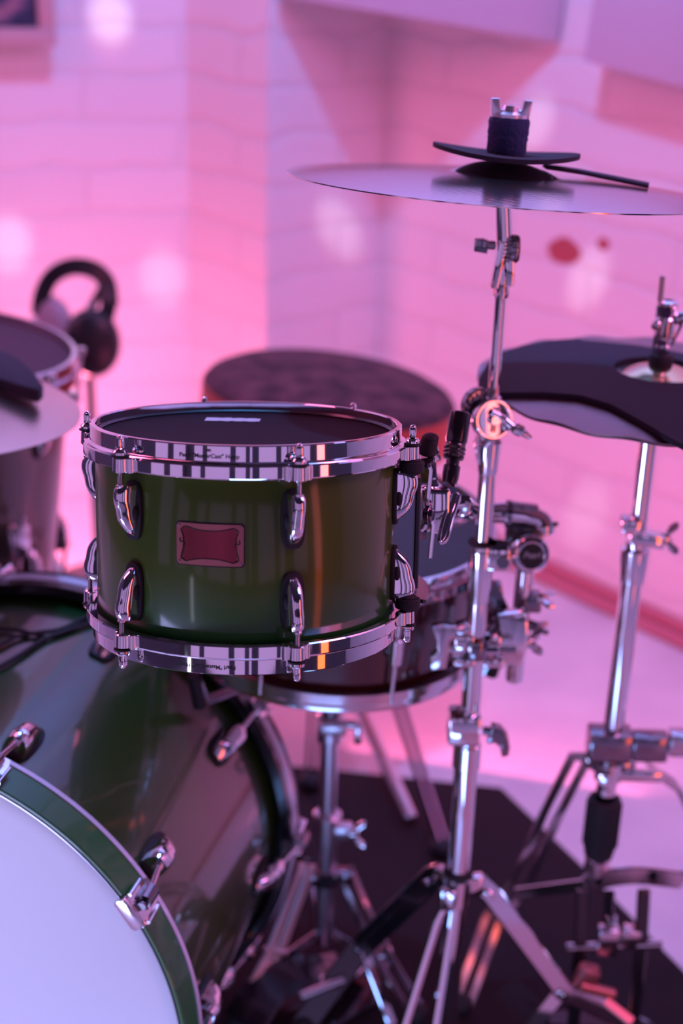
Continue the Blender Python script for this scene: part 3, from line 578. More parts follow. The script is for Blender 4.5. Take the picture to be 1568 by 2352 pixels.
mb = MB(); mb.prism([(-.018, .036), (.012, .040), (.018, .018), (.017, -.006), (.012, -.024), (-.014, -.025), (-.018, -.012), (-.012, .004)], .02, mat_of(K(1172, 1465, .03), V(1, 0, 0), V(0, 0, 1), V(0, -1, 0)), .004); mcb(mb, 'post_jaw')
mb = MB(); mb.cyl(K(1188, 1468, .03), K(1216, 1472, .03), .0058); wing(mb, K(1205, 1474, .03), V(1, 0, -.05), V(0, 1, .2), .036, .009, .007); mcb(mb, 'wing_screw', STEEL)
# ================================================================== HI-HAT
HX, HY = .3065*1.08, 1.345*1.08
def Hh(z, dx=0, dy=0): return V(HX+dx, HY+dy, 1.34-(1.34-z)*1.08 if z > .25 else z)
hc = EYE+(V(.3085, 1.3425, .9040)-EYE)*1.08; hn = V(.004, .0234, 1).normalized(); HM = axis_m(hc, hn)
hat_t, hz = cymbal('hi_hat_cymbal', BRONZED, HM, .1922, .040, .012, .010, 'upper hi-hat cymbal, half under a black foam mute, at the right edge', 'hi-hat cymbals', wav=.0016)
HM2 = axis_m(hc-hn*.0022, hn)
hat_b, _ = cymbal('hi_hat_cymbal', BRONZED, HM2, .1922, .040, .010, .010, 'lower hi-hat cymbal facing down beneath the foam-covered one', 'hi-hat cymbals', wav=.0012, flip=-1)
mb = MB(); q = [(.0068+.036*k/16, hz(.0068+.036*k/16)+.0004) for k in range(17)]; mb.lathe(q+[(r, z-.0006) for r, z in q[::-1]], None, 64, closed=True); mb.build('bell', BELL, hat_t, local=True)
# foam sheet laid across it
hbx = (V(1, 0, 0)-hn*hn.x).normalized(); hby = hn.cross(hbx)
def hp(px, py): p = on_plane(px, py, hc+hn*.010, hn)-hc; return (p.dot(hbx), p.dot(hby))
outl = [hp(*q) for q in [(1098, 880), (1100, 862), (1118, 832), (1150, 806), (1200, 790), (1262, 780), (1328, 777), (1338, 783), (1400, 792), (1470, 802), (1568, 822), (1640, 850), (1680, 900), (1700, 960), (1690, 1000), (1640, 1025), (1600, 1030), (1568, 1012), (1500, 978), (1450, 955), (1400, 932), (1330, 912), (1250, 902), (1160, 896), (1112, 893)]]
hole = [(.048*math.cos(2*PI*k/28), .048*math.sin(2*PI*k/28)) for k in range(28)]
bm = bmesh.new()
for lp in (outl, hole):
    pts = []
    for i in range(len(lp)):
        a, b = lp[i], lp[(i+1) % len(lp)]; n = max(1, int(math.dist(a, b)/.012)); pts += [(a[0]+(b[0]-a[0])*k/n, a[1]+(b[1]-a[1])*k/n) for k in range(n)]
    vs = [bm.verts.new((x, y, 0)) for x, y in pts]
    for i in range(len(vs)): bm.edges.new((vs[i], vs[(i+1) % len(vs)]))
bmesh.ops.triangle_fill(bm, use_beauty=True, use_dissolve=False, edges=list(bm.edges))
for v in bm.verts: v.co.z = hz(min(.1922, math.hypot(v.co.x, v.co.y)))+.0012
r = bmesh.ops.extrude_face_region(bm, geom=list(bm.faces)); bmesh.ops.translate(bm, verts=[e for e in r['geom'] if isinstance(e, bmesh.types.BMVert)], vec=(0, 0, .0055))
mb = MB(); mb.take(bm, mat_of(hc, hbx, hby, hn)); tag(mb.build('cymbal_mute', FOAM, loc=hc+hn*.012, ang=30), 'black foam sheet covering most of the upper hi-hat cymbal, bell left bare', 'cymbal mute')
hs = thing('hi_hat_stand', 'chrome hi-hat stand with black spring housing and tripod legs at the right edge', 'hi-hat stand', loc=(HX, HY, 0))
def hsb(mb, name, mat=CHROME, parent=None): return mb.build(name, mat, parent or hs)
mb = MB(); mb.cyl(Hh(.70), V(HX-.006, HY, 1.34-.328*1.08), .0033); hsb(mb, 'pull_rod', STEEL)
hx = hc+hn*.020
mb = MB(); mb.lathe([(.0035, .012), (.0070, .012), (.0085, .016), (.0085, .022), (.0065, .024), (.0070, .030), (.0100, .033), (.0105, .052), (.0090, .054), (.0100, .060), (.0115, .062), (.0115, .070), (.0080, .0715), (.0035, .0715)], axis_m(hx, hn), 28, closed=True)
clu = hsb(mb, 'clutch')
mb = MB(); wing(mb, hx+hn*.052+V(.009, -.002, 0), V(.9, -.2, .3), V(0, 1, 0), .034, .012, .005); mb.ell(hx+hn*.046+V(-.010, -.006, 0), (.006, .005, .006)); mb.bar([hx+hn*.024+V(.008, 0, 0), hx+hn*.048+V(.017, 0, 0)], .008, .004, V(1, 0, -.3)); hsb(mb, 'clutch_screws', CHROME, clu)
mb = MB(); mb.lathe([(.0037, 0), (.0125, 0), (.0130, .002), (.0130, .011), (.012, .013), (.0037, .013)], axis_m(hx, hn), 28, closed=True); hsb(mb, 'felt_washer', RUB, clu)
mb = MB(); mb.cyl(Hh(.873), Hh(.70), .0096); mb.cyl(Hh(.872), Hh(.885), .013, .016); hsb(mb, 'upper_tube')
mb = MB(); mb.lathe([(.0098, 0), (.0145, .002), (.0165, .030), (.0165, .042), (.012, .046), (.0098, .046)], axis_m(Hh(.685), (0, 0, 1)), 32, closed=True); mb.box(Hh(.754, -.010, -.006), (.022, .024, .016), None, .003); mb.box(Hh(.738, .010, -.004), (.040, .022, .016), Matrix.Rotation(.15, 3, 'Y'), .003); hcl = hsb(mb, 'height_clamp')
mb = MB(); wing(mb, Hh(.738, .026, -.004), V(1, -.2, .1), V(0, .6, .5), .040, .010); hsb(mb, 'wing_screw', CHROME, hcl)
mb = MB(); mb.cyl(Hh(.735), Hh(.42), .0122); hsb(mb, 'lower_tube')
bz = at_y(1450, 1590, HY).z
mb = MB(); mb.box(Hh(bz, -.004, -.004), (.052, .034, .038), None, .004); mb.box(Hh(bz-.002, .044, -.004), (.042, .024, .034), None, .003); hsb(mb, 'clamp_block', DCHROME)
mb = MB(); mb.box(Hh(bz+.002, .085, 0), (.036, .024, .030), None, .003); hsb(mb, 'adjuster', STEEL)
lz = at_y(1415, 1650, HY).z
mb = MB(); mb.cyl(Hh(lz+.014), Hh(lz-.014), .0165)
hd = [math.radians(q) for q in (128, 12, -110)]
for d in hd: u = V(math.cos(d), math.sin(d), 0); mb.box(Hh(lz)+u*.022, (.02, .016, .022), Matrix.Rotation(d, 3, 'Z'), .003)
mb.box(Hh(lz-.002, .036, -.008), (.060, .012, .014), None, .003); hsb(mb, 'leg_collar')
for i, d in enumerate(hd):
    u = V(math.cos(d), math.sin(d), 0); w = V(-u.y, u.x, 0); mb = MB(); t0 = Hh(lz)
    if i == 0: pts = [t0+u*.022, at_y(1330, 1745, HY+.03), at_y(1268, 1865, HY+.06), at_y(1196, 2030, HY+.09), at_z(1130, 2112, .09), at_z(1062, 2300, .02)]
    elif i == 1: pts = [t0+u*.022+V(.03, 0, 0), t0+u*.06+V(.03, 0, -.03), Hh(.2)+u*.17, Hh(.015)+u*.30]
    else: pts = [t0+u*.022, t0+u*.04+V(0, 0, -.04), Hh(.2)+u*.15, Hh(.015)+u*.30]
    wd = .0105 if i == 0 else .009
    for s in (-1, 1): mb.bar([p+(V(.89, 0, -.45)*s*.0100 if i == 0 else w*s*wd) for p in pts], .0125, .0055, V(.2, -.8, .5) if i == 0 else u)
    if i == 2: continue
    lg = hsb(mb, 'leg', STEEL)
    mb = MB(); mb.ell(pts[-1]+V(0, 0, -.004), (.014, .014, .015)); hsb(mb, 'rubber_foot', RUB, lg)
mb = MB(); mb.lathe([(.0125, .088), (.0195, .086), (.0210, .080), (.0205, .030), (.0190, .012), (.0175, .004), (.012, 0)], axis_m(Hh(.333), (0, 0, 1)), 40)
for k in range(24): a = 2*PI*k/24; mb.cyl(Hh(.352, .0206*math.cos(a), .0206*math.sin(a)), Hh(.408, .0206*math.cos(a), .0206*math.sin(a)), .0014, seg=8)
hsb(mb, 'spring_housing', RUB)
mb = MB(); mb.cyl(Hh(.335), Hh(.302), .0158); hsb(mb, 'base_collar', STEEL)
zb = at_y(1440, 2022, HY).z
mb = MB(); mb.bar(arc([at_y(1345, 2030, HY-.01), at_y(1400, 2016, HY-.012), at_y(1470, 2010, HY-.012), at_y(1568, 2022, HY)], 4), .026, .006, V(0, -1, 0)); mb.bar([at_y(1345, 2032, HY-.005), at_z(1186, 2052, .15)], .0155, .005, V(-.4, -.8, .4)); hsb(mb, 'cross_brace', STEEL)
mb = MB(); mb.cyl(at_y(1375, 2022, HY-.017), at_y(1375, 2022, HY-.010), .0065); mb.cyl(at_y(1500, 2012, HY-.017), at_y(1500, 2012, HY-.010), .0065); hsb(mb, 'pivot_bolt', DCHROME)
ped = thing('hi_hat_pedal', 'black hi-hat pedal frame with chrome linkage under the hi-hat stand', 'pedal', loc=(HX+.01, HY-.03, .004))
mb = MB()
for px in (1338, 1478): mb.bar([at_y(px, 2045, HY-.02), at_y(px-6, 2170, HY-.03), V(at_y(px-6, 2170, HY-.03).x, HY-.045, .012)], .016, .008, V(0, -1, 0))
mb.bar([at_y(1400, 2050, HY-.02), at_y(1395, 2150, HY-.02)], .012, .010, V(0, -1, 0)); mb.bar([V(HX-.045, HY-.03, .017), V(HX+.075, HY-.03, .017)], .03, .010, V(0, 0, 1)); mb.build('frame', BLACKM, ped)
mb = MB(); mb.cyl(at_y(1300, 2176, HY-.03), at_y(1520, 2168, HY-.03), .0052); mb.box(at_y(1395, 2160, HY-.035), (.026, .018, .040), None, .003); mb.box(at_y(1446, 2150, HY-.035), (.022, .018, .026), Matrix.Rotation(.2, 3, 'Y'), .003); mb.cyl(at_y(1405, 2125, HY-.03), at_y(1405, 2105, HY-.03), .006); mb.build('linkage', STEEL, ped)
mb = MB(); mb.box(at_y(1345, 2245, HY-.06), (.026, .02, .034), Matrix.Rotation(.3, 3, 'Y'), .004); mb.cyl(at_y(1330, 2265, HY-.07), at_y(1410, 2285, HY-.07), .007); mb.bar([at_y(1390, 2300, HY-.08), at_y(1450, 2348, HY-.10)], .013, .006, V(0, -.4, 1)); mb.build('chain_cam', COPPER, ped)
# ================================================================== SNARE AND ITS STAND
sc = at_d(778, 1176, 1.655); snm = V(.05, -.02, 1).normalized(); SNM = axis_m(sc, snm, V(0, -1, 0))
sx = V(1, 0, 0); sx = (sx-snm*sx.dot(snm)).normalized(); sy = snm.cross(sx); DEP = .158
SNR = mat_of(sc-snm*DEP, sx, sy, snm)
snare = thing('snare_drum', 'dark red snare drum with chrome hoops behind the green tom', 'drum', SNR)
def snb(mb, name, mat, parent=None): return mb.build(name, mat, parent or snare, local=True)
RSN = .178
mb = MB(); mb.lathe([(RSN-.006, .008), (RSN, .009), (RSN, DEP-.009), (RSN-.006, DEP-.008)], None, 128, closed=True); snb(mb, 'shell', SNARE)
def flanged(z, s): 
    mb = MB(); q = [(0, 0), (.004, -.0005), (.0045, -.002), (.0035, -.010), (.0055, -.013), (.0105, -.0145), (.0105, -.026), (.009, -.0265), (.0078, -.018), (.002, -.0155), (0, -.012)]
    mb.lathe([(RSN+.001+r, z+s*dz) for r, dz in q], None, 128, closed=True); return mb
sh1 = snb(flanged(DEP, 1), 'batter_hoop', STEEL); sh2 = snb(flanged(0, -1), 'resonant_hoop', STEEL)
mb = MB(); mb.lathe([(0, DEP-.010), (RSN-.002, DEP-.010), (RSN+.0005, DEP-.014)], None, 128); snb(mb, 'batter_head', nm('dark_mesh_head', (.03, .02, .025), .6))
mb = MB(); mb.lathe([(0, .010), (RSN-.002, .010), (RSN+.0005, .014)], None, 128); snb(mb, 'resonant_head', WHITEHEAD)
for k in range(8):
    th = 22+45*k; er, et = rad(th); mb = MB(); mb.cyl(er*(RSN+.010)+V(0, 0, DEP*.5-.016), er*(RSN+.010)+V(0, 0, DEP*.5+.016), .0075); mb.box(er*(RSN+.004)+V(0, 0, DEP/2), (.010, .012, .020), Matrix.Rotation(math.radians(th), 3, 'Z'), .003)
    lg = snb(mb, 'lug', CHROME)
    mb = MB(); mb.cyl(er*(RSN+.010)+V(0, 0, .012), er*(RSN+.010)+V(0, 0, DEP-.004), .0028); mb.cyl(er*(RSN+.010)+V(0, 0, DEP-.012), er*(RSN+.010)+V(0, 0, DEP), .0055); mb.cyl(er*(RSN+.010)+V(0, 0, DEP), er*(RSN+.010)+V(0, 0, DEP+.007), .003); snb(mb, 'tension_rod', STEEL, lg)
SB = sc-snm*DEP
ss = thing('snare_stand', 'blue-lit chrome snare stand under the dark red snare drum', 'snare stand', loc=(SB.x, SB.y, 0))
SSTEEL = nm('satin_steel', (.72, .72, .76), .30, 1)
def ssb(mb, name, mat=SSTEEL, parent=None): return mb.build(name, mat, parent or ss)
YS = SB.y; X0 = at_y(752, 1860, YS).x
def Q(px, py, dy=0): return at_y(px, py, YS+dy)
def A_(z, dx=0, dy=0): return V(X0+dx, YS+dy, z)
zt = Q(752, 1700).z; zm = Q(752, 1880).z; zl = Q(745, 2010).z
mb = MB(); mb.cyl(A_(zt+.03), A_(zm-.01), .0115); ssb(mb, 'upper_tube')
mb = MB(); mb.cyl(Q(757, 1700), Q(759, 1640), .0165); mb.box(Q(765, 1668, -.01), (.034, .020, .018), None, .004); t_ = ssb(mb, 'tilter_clamp')
mb = MB(); mb.cyl(Q(785, 1664, -.01), Q(818, 1664, -.012), .0055); mb.box(Q(822, 1684, -.012), (.010, .009, .030), None, .003); ssb(mb, 'tilter_lever', STEEL, t_)
mb = MB(); mb.cyl(Q(759, 1640), Q(762, 1580), .0105); mb.box(Q(765, 1600, -.005), (.058, .03, .022), None, .006)
mb.build('basket_hub', DCHROME, ss)
for d in (-15, 105, 225):
    u = V(math.cos(math.radians(d)), math.sin(math.radians(d)), 0); mb = MB(); z0 = SB.z-.018; c0 = V(SB.x, SB.y, z0)
    mb.bar([c0+u*.015+V(0, 0, -.01), c0+u*.12+V(0, 0, -.008), c0+u*.192+V(0, 0, -.004), c0+u*.205+V(0, 0, .03)], .014, .006, V(0, 0, 1)); ar = ssb(mb, 'basket_arm', DCHROME)
    mb = MB(); mb.cyl(c0+u*.20+V(0, 0, -.008), c0+u*.208+V(0, 0, .036), .008); ssb(mb, 'arm_tip', RUB, ar)
mb = MB(); mb.cyl(A_(zm+.010), A_(zm-.034), .0185); mb.cyl(A_(zm-.03), A_(.05), .0135); mb.box(A_(zm-.012, .020, -.008), (.026, .018, .02), None, .004); ssb(mb, 'base_tube')
mb = MB(); wing(mb, A_(zm-.014, .030, -.01), V(1, -.3, .1), V(0, .3, .9), .036, .010); ssb(mb, 'wing_screw', CHROME)
mb = MB(); mb.cyl(A_(zl+.014), A_(zl-.012), .0170); mb.box(A_(zl, -.020, -.006), (.024, .02, .02), None, .004); mb.box(A_(zl+.004, .022, -.006), (.028, .02, .02), None, .004); ssb(mb, 'leg_collar', DCHROME)
legs = [([Q(705, 1985, -.02), Q(690, 2030, -.03), at_z(632, 2185, .075), at_z(540, 2352, .016)], V(.5, -.75, .4)), ([Q(790, 2000, -.01), Q(806, 2035, -.01), at_z(868, 2180, .07), at_z(960, 2330, .014)], V(.2, -.8, .5)), ([A_(zl, 0, .03), A_(zl-.02, -.01, .05), A_(.016, -.07, .24)], V(0, .5, .7))]
for i, (pts, nr) in enumerate(legs):
    mb = MB(); w = ((pts[1]-pts[0]).cross(nr)).normalized()
    for s in (-1, 1): mb.bar([p+w*s*.0085+nr*.002*s for p in pts], .0115 if i == 0 else .009, .005, nr)
    mb.cyl(pts[2]-w*.017, pts[2]+w*.017, .0045)
    lg = ssb(mb, 'leg', SSTEEL if i == 0 else DCHROME); mb = MB(); mb.ell(pts[-1], (.014, .014, .016)); ssb(mb, 'rubber_foot', RUB, lg)
    mb = MB(); mb.bar([A_(.07), pts[-2]*.7+pts[-1]*.3], .011, .004, nr); ssb(mb, 'leg_brace', DCHROME)
# ================================================================== BASS DRUM PEDAL
kp = thing('bass_drum_pedal', 'black bass drum pedal on the dark rug, between bass drum and cymbal stand', 'pedal', loc=at_z(640, 2330, .008))
mb = MB(); a = at_z(560, 2345, .045); b = at_z(625, 2262, .055); c = at_z(725, 2232, .06); d = at_z(800, 2215, .03)
mb.bar(arc([a, b, c, d], 5), .06, .006, V(-.1, -.2, 1)); mb.build('footboard', BLACKM, kp)
mb = MB(); mb.bar([at_z(560, 2400, .014), at_z(840, 2250, .014)], .09, .010, V(0, 0, 1)); mb.build('base_plate', BLACKM, kp)
mb = MB(); mb.cyl(at_z(690, 2290, .055), at_z(790, 2250, .07), .006); mb.ell(at_z(880, 2190, .045), (.014, .014, .014)); mb.cyl(at_z(880, 2190, .045), at_z(800, 2250, .06), .004); mb.box(at_z(760, 2270, .05), (.03, .02, .03), None, .004); mb.build('beater', STEEL, kp)
# ================================================================== THRONE
tc = V(-.024, 2.235, .60); RT = .2085
thr = thing('drum_throne', 'round drum throne with mottled maroon top and red side, behind the green tom', 'stool', loc=(tc.x, tc.y, 0))
mb = MB(); mb.lathe([(0, .022), (.08, .020), (.15, .012), (.185, .004), (RT-.006, -.005), (RT, -.013)], axis_m(tc, (.095, .035, 1)), 96); mb.build('seat_top', SEATF, thr)
mb = MB(); mb.lathe([(RT, -.013), (RT+.002, -.016), (RT+.001, -.085), (RT-.02, -.10), (0, -.10)], axis_m(tc, (.095, .035, 1)), 96); mb.build('seat_side', SEATS, thr)
mb = MB(); mb.cyl((tc.x, tc.y, .50), (tc.x, tc.y, .12), .0155); mb.cyl((tc.x, tc.y, .50), (tc.x, tc.y, .46), .035, .02); mb.build('post', DCHROME, thr)
mb = MB(); mb.cyl((tc.x, tc.y, .42), (tc.x, tc.y, .37), .024); mb.cyl((tc.x, tc.y, .19), (tc.x, tc.y, .15), .022); mb.build('collar', DCHROME, thr)
foots = [at_z(1015, 1950, .012), at_z(712, 1800, .012), V(-.05, 2.56, .012)]
DLEG = nm('dull_steel', (.22, .20, .24), .38, 1)
for i, f in enumerate(foots):
    mb = MB(); h0 = V(tc.x, tc.y, .40)+(V(f.x, f.y, .40)-V(tc.x, tc.y, .40)).normalized()*.026
    u = V(f.x-tc.x, f.y-tc.y, 0).normalized(); w = V(-u.y, u.x, 0)
    for s in (-1, 1): mb.bar([h0+w*s*.010, f+w*s*.006+V(0, 0, .012)], .013, .006, w)
    lg = mb.build('leg', DLEG, thr); mb = MB(); mb.ell(f+V(0, 0, .004), (.020, .020, .016)); mb.build('rubber_foot', RUB, lg)
    mid = h0*.45+f*.55; mb = MB(); mb.bar([V(tc.x, tc.y, .17)+u*.02, mid], .014, .005, w); mb.build('leg_brace', DLEG, thr)
mb = MB(); mb.cyl(V(tc.x, tc.y, .135), at_z(945, 1884, .016), .0115); mb.build('foot_rail', STEEL, thr)
# ================================================================== FLOOR TOM AND LEFT CYMBAL
fc = at_d(-118, 800, 1.98); fn_ = V(.12, .02, 1).normalized(); fx = (V(1, 0, 0)-fn_*fn_.x).normalized(); fy = fn_.cross(fx); FD = .36
FM = mat_of(fc-fn_*FD, fx, fy, fn_); ft = thing('floor_tom', 'blurred grey-green floor tom with chrome hoop at the left edge', 'drum', FM)
def fb(mb, name, mat, parent=None): return mb.build(name, mat, parent or ft, local=True)
RF = .168
mb = MB(); mb.lathe([(RF-.006, .008), (RF, .009), (RF, FD-.009), (RF-.006, FD-.008)], None, 128, closed=True); fb(mb, 'shell', TOMW)
def dch(z, s): 
    q = [(0, 0), (.006, 0), (.007, -.001), (.0075, -.016), (.012, -.019), (.0125, -.034), (.004, -.034), (.003, -.014), (0, -.013)]
    mb = MB(); mb.lathe([(RF+.001+r, z+s*dz) for r, dz in q], None, 128, closed=True); return mb
fh1 = fb(dch(FD+.012, 1), 'batter_hoop', STEEL); fh2 = fb(dch(-.012, -1), 'resonant_hoop', STEEL)
mb = MB(); mb.lathe([(0, FD+.001), (RF, FD+.001), (RF+.001, FD-.004)], None, 128); fb(mb, 'mesh_head', nm('maroon_mesh_head', (.06, .02, .035), .7))
mb = MB(); mb.lathe([(0, .001), (RF, .001)], None, 96); fb(mb, 'resonant_head', WHITEHEAD)
for th in [62+45*k for k in range(8)]:
    for s in (1, -1):
        z0 = FD-.055 if s > 0 else .055; lg = fb(lug(RF, th, z0, z0-s*.055, .009, .02), 'lug', CHROME); fb(lug_gasket(RF, th, z0, z0-s*.055, .012), 'lug_gasket', RUB, lg)
        er, _ = rad(th); mb = MB(); mb.cyl(er*(RF+.015)+V(0, 0, z0), er*(RF+.015)+V(0, 0, FD+.010 if s > 0 else -.010), .003); mb.cyl(er*(RF+.015)+V(0, 0, (FD+.002) if s > 0 else -.002), er*(RF+.015)+V(0, 0, (FD+.012) if s > 0 else -.012), .006); fb(mb, 'tension_rod', STEEL, lg)
FMi = FM.inverted()
for th in (48, 168, 288):
    er, _ = rad(th); p = FM @ (er*(RF+.02)+V(0, 0, .18)); q = FM @ (er*(RF+.012)+V(0, 0, -.05)); mb = MB()
    mb.tube([p, q, V(q.x+er.x*.02, q.y+er.y*.02, .016)], .0062, 14); lg = mb.build('leg', STEEL, ft)
    mb = MB(); mb.ell((q.x+er.x*.02, q.y+er.y*.02, .018), (.013, .013, .018)); mb.build('rubber_foot', RUB, lg)
    mb = MB(); mb.box(FM @ (er*(RF+.013)+V(0, 0, .14)), (.03, .03, .05), Matrix.Rotation(math.radians(th), 3, 'Z'), .005); mb.build('leg_bracket', CHROME, ft)
lc = at_d(-235, 930, 1.60); ln = V(.07, .075, 1).normalized(); LM = axis_m(lc, ln)
lcy, lz_ = cymbal('crash_cymbal', nm('satin_bronze', (.72, .58, .52), .24, 1, fn=grooves(60, .3)), LM, .2032, .05, .012, .012, 'crash cymbal at the left edge, in front of the floor tom')
lx = (V(1, 0, 0)-ln*ln.x).normalized(); ly = ln.cross(lx)
def lp(px, py): p = on_plane(px, py, lc+ln*.018, ln)-lc; return (p.dot(lx), p.dot(ly))
mb = MB(); mb.prism([lp(*q) for q in [(-150, 812), (-40, 816), (10, 828), (50, 850), (84, 885), (99, 908), (88, 918), (40, 905), (0, 892), (-70, 885), (-160, 880)]], .016, mat_of(lc+ln*.0138, lx, ly, ln), .002)
tag(mb.build('cymbal_mute', FOAM, loc=lc+ln*.012), 'folded black foam wedge lying on the left-edge cymbal', 'cymbal mute')
LX, LY = -.92, 1.50
lst = thing('cymbal_stand', 'boom cymbal stand that carries the crash at the left edge', 'cymbal stand', loc=(LX, LY, 0))
mb = MB(); mb.cyl((LX, LY, .05), (LX, LY, .62), .0127); mb.build('tube', STEEL, lst)
bp_ = lc-ln*.05; mb = MB(); mb.tube([V(LX, LY, .60), V(LX, LY, .64), bp_-V(.02, 0, .01), bp_], .008); mb.cyl(bp_, lc-ln*.004, .0075); mb.cyl(lc-ln*.012, lc+ln*.07, .004); mb.build('boom_arm', STEEL, lst)
mb = MB(); mb.cyl(lc+ln*.0265, lc+ln*.045, .018); mb.build('felt_washer', FELT, lst)
for d in (90, 210, 330):
    u = V(math.cos(math.radians(d)), math.sin(math.radians(d)), 0); mb = MB(); mb.bar([V(LX, LY, .3)+u*.012, V(LX, LY, .014)+u*.24], .014, .008, V(u.x, u.y, 1)); mb.build('leg', STEEL, lst)
# ================================================================== CABLES ON THE BASS DRUM
def on_kick(px, py, lift=.004):
    o = KM.inverted() @ EYE; d = KM.to_3x3().inverted() @ sight(px, py); R = KR+lift; a = d.x*d.x+d.y*d.y; b = 2*(o.x*d.x+o.y*d.y); c = o.x*o.x+o.y*o.y-R*R; t = (-b-math.sqrt(max(0, b*b-4*a*c)))/2/a; return EYE+sight(px, py)*t
mb = MB(); mb.tube(arc([on_kick(*q) for q in [(-60, 1555), (0, 1531), (50, 1502), (100, 1469), (150, 1450), (215, 1428), (280, 1410)]], 8), .0028, 10); tag(mb.build('audio_cable', CABLE, loc=on_kick(100, 1469)), 'black cable over the bass drum, the lower straighter strand', 'cable', 'black cables on the bass drum')
mb = MB(); mb.tube(arc([on_kick(*q) for q in [(-60, 1510), (0, 1482), (40, 1462), (90, 1453), (130, 1447), (170, 1432), (215, 1408), (280, 1380)]], 8), .0026, 10); tag(mb.build('audio_cable', CABLE, loc=on_kick(90, 1453)), 'black cable over the bass drum, the upper strand that curves to the left edge', 'cable', 'black cables on the bass drum')
mb = MB(); mb.tube(arc([on_kick(*q) for q in [(-50, 1440), (0, 1444), (50, 1449), (85, 1458), (112, 1464)]], 8), .0022, 10); tag(mb.build('audio_cable', CABLE, loc=on_kick(50, 1449)), 'short black cable along the bottom of the orange reflection on the bass drum', 'cable', 'black cables on the bass drum')
# ================================================================== ROOM
def struct(o): o['kind'] = 'structure'; return o
mb = MB(); mb.box((0, .6, -.05), (6.4, 7.0, .10), None, 0); struct(mb.build('floor', FLOORM))
mb = MB(); mb.box((0, .6, 2.75), (6.4, 7.0, .10), None, 0); struct(mb.build('ceiling', nm('dark_ceiling', (.05, .045, .05), .9)))
wd = math.radians(-48.5); D = V(math.cos(wd), math.sin(wd), 0); WM = V(.580, 2.616, 0)
def ray_wall(px, py, p0, d): n = V(-d.y, d.x, 0); return on_plane(px, py, p0, n)
C2 = ray_wall(873, 500, WM, D); C2.z = 0; D2 = V(D.y, -D.x, 0)
C1 = ray_wall(612, 450, C2, D2); C1.z = 0
C0 = ray_wall(432, 350, C1, D); C0.z = 0
DL = V(-math.cos(math.radians(12)), -math.sin(math.radians(12)), 0); CL = C0+DL*2.3
CR = WM+D*2.7
def wall(name, a, b, mat, h=2.7, t=.1):
    a, b = Vector(a), Vector(b); d = (b-a); l = d.length; d.normalize(); n = V(-d.y, d.x, 0)
    if n.dot(V(0, .6, 0)-(a+b)/2) > 0: n = -n
    mb = MB(); mb.add([V(0, 0, 0), V(l, 0, 0), V(l, 0, h), V(0, 0, h), V(0, t, 0), V(l, t, 0), V(l, t, h), V(0, t, h)], [[0, 1, 2, 3], [5, 4, 7, 6], [4, 0, 3, 7], [1, 5, 6, 2], [3, 2, 6, 7], [4, 5, 1, 0]])
    o = mb.build(name, mat); o.matrix_world = mat_of(a, d, n, V(0, 0, 1)); return struct(o)
pz = ray_wall(1300, 575, WM, D); xx = (pz-C2).dot(D)
pz2 = ray_wall(1385, 560, WM, D); xx2 = (pz2-C2).dot(D)
wall('wall_right', C2, CR, brick([(xx, pz.z, .045, .028), (xx2, pz2.z, .02, .016)]))
wall('wall_recess', C1+(C2-C1).normalized()*.02, C2, BRICK); wall('wall_pier', C0, C1, BRICK, t=.02); wall('wall_back', CL, C0, BRICK)
FL, FR = V(CL.x, -2.3, 0), V(CR.x, -2.3, 0)
wall('wall_left', FL, CL, PAINT); wall('wall_front', FR, FL, PAINT); wall('wall_far_right', CR, FR, PAINT)
mb = MB(); n = V(-D.y, D.x, 0); n = n if n.dot(V(0, 0, 0)-WM) > 0 else -n
mb.bar([C2+n*.009+V(0, 0, .022), CR+n*.009+V(0, 0, .022)], .044, .018, n); mb.tube([C2+n*.028+V(0, 0, .012), CR+n*.028+V(0, 0, .012)], .012, 12); struct(mb.build('baseboard_right', SKIRT))
GLOW = nm('added_glow', (.3, .25, .35), .5); gb = GLOW.node_tree.nodes['Principled BSDF']; gb.inputs['Emission Color'].default_value = (.62, .36, .78, 1); gb.inputs['Emission Strength'].default_value = .62  # unseen glowing panels, added to shape reflections in the chrome
glow_panels = [(V(x_, -2.285, 1.15), (w_, .03, 1.9)) for x_, w_ in ((-2.0, .45), (-1.02, 1.02), (-.08, .40), (.34, .09), (1.06, .78), (1.88, .30))]
glow_panels += [(V(-2.595, y_, 1.15), (.03, w_, 1.7)) for y_, w_ in ((-1.6, .8), (-.55, .6))]+[(V(CR.x-.015, y_, 1.15), (.03, w_, 1.7)) for y_, w_ in ((-1.5, .9), (-.5, .35))]
for i, (c_, s_) in enumerate(glow_panels):
    mb = MB(); mb.box(c_, s_, None, .004); struct(mb.build('glow_panel_%d' % (i+1), GLOW))
# rug
mb = MB(); o = [at_z(*q, 0) for q in [(560, 1752), (780, 1772), (1150, 1812), (1330, 1985), (1568, 2232)]]
poly = [(p.x, p.y) for p in o]+[(.60, 1.22), (.45, 1.13), (-1.1, 1.13), (-1.1, 2.05)]
mb.prism(poly, .003, None, .001); tag(mb.build('rug', RUG, loc=(0, 1.2, 0)), 'dark cut-corner rug under the drum kit', 'rug')
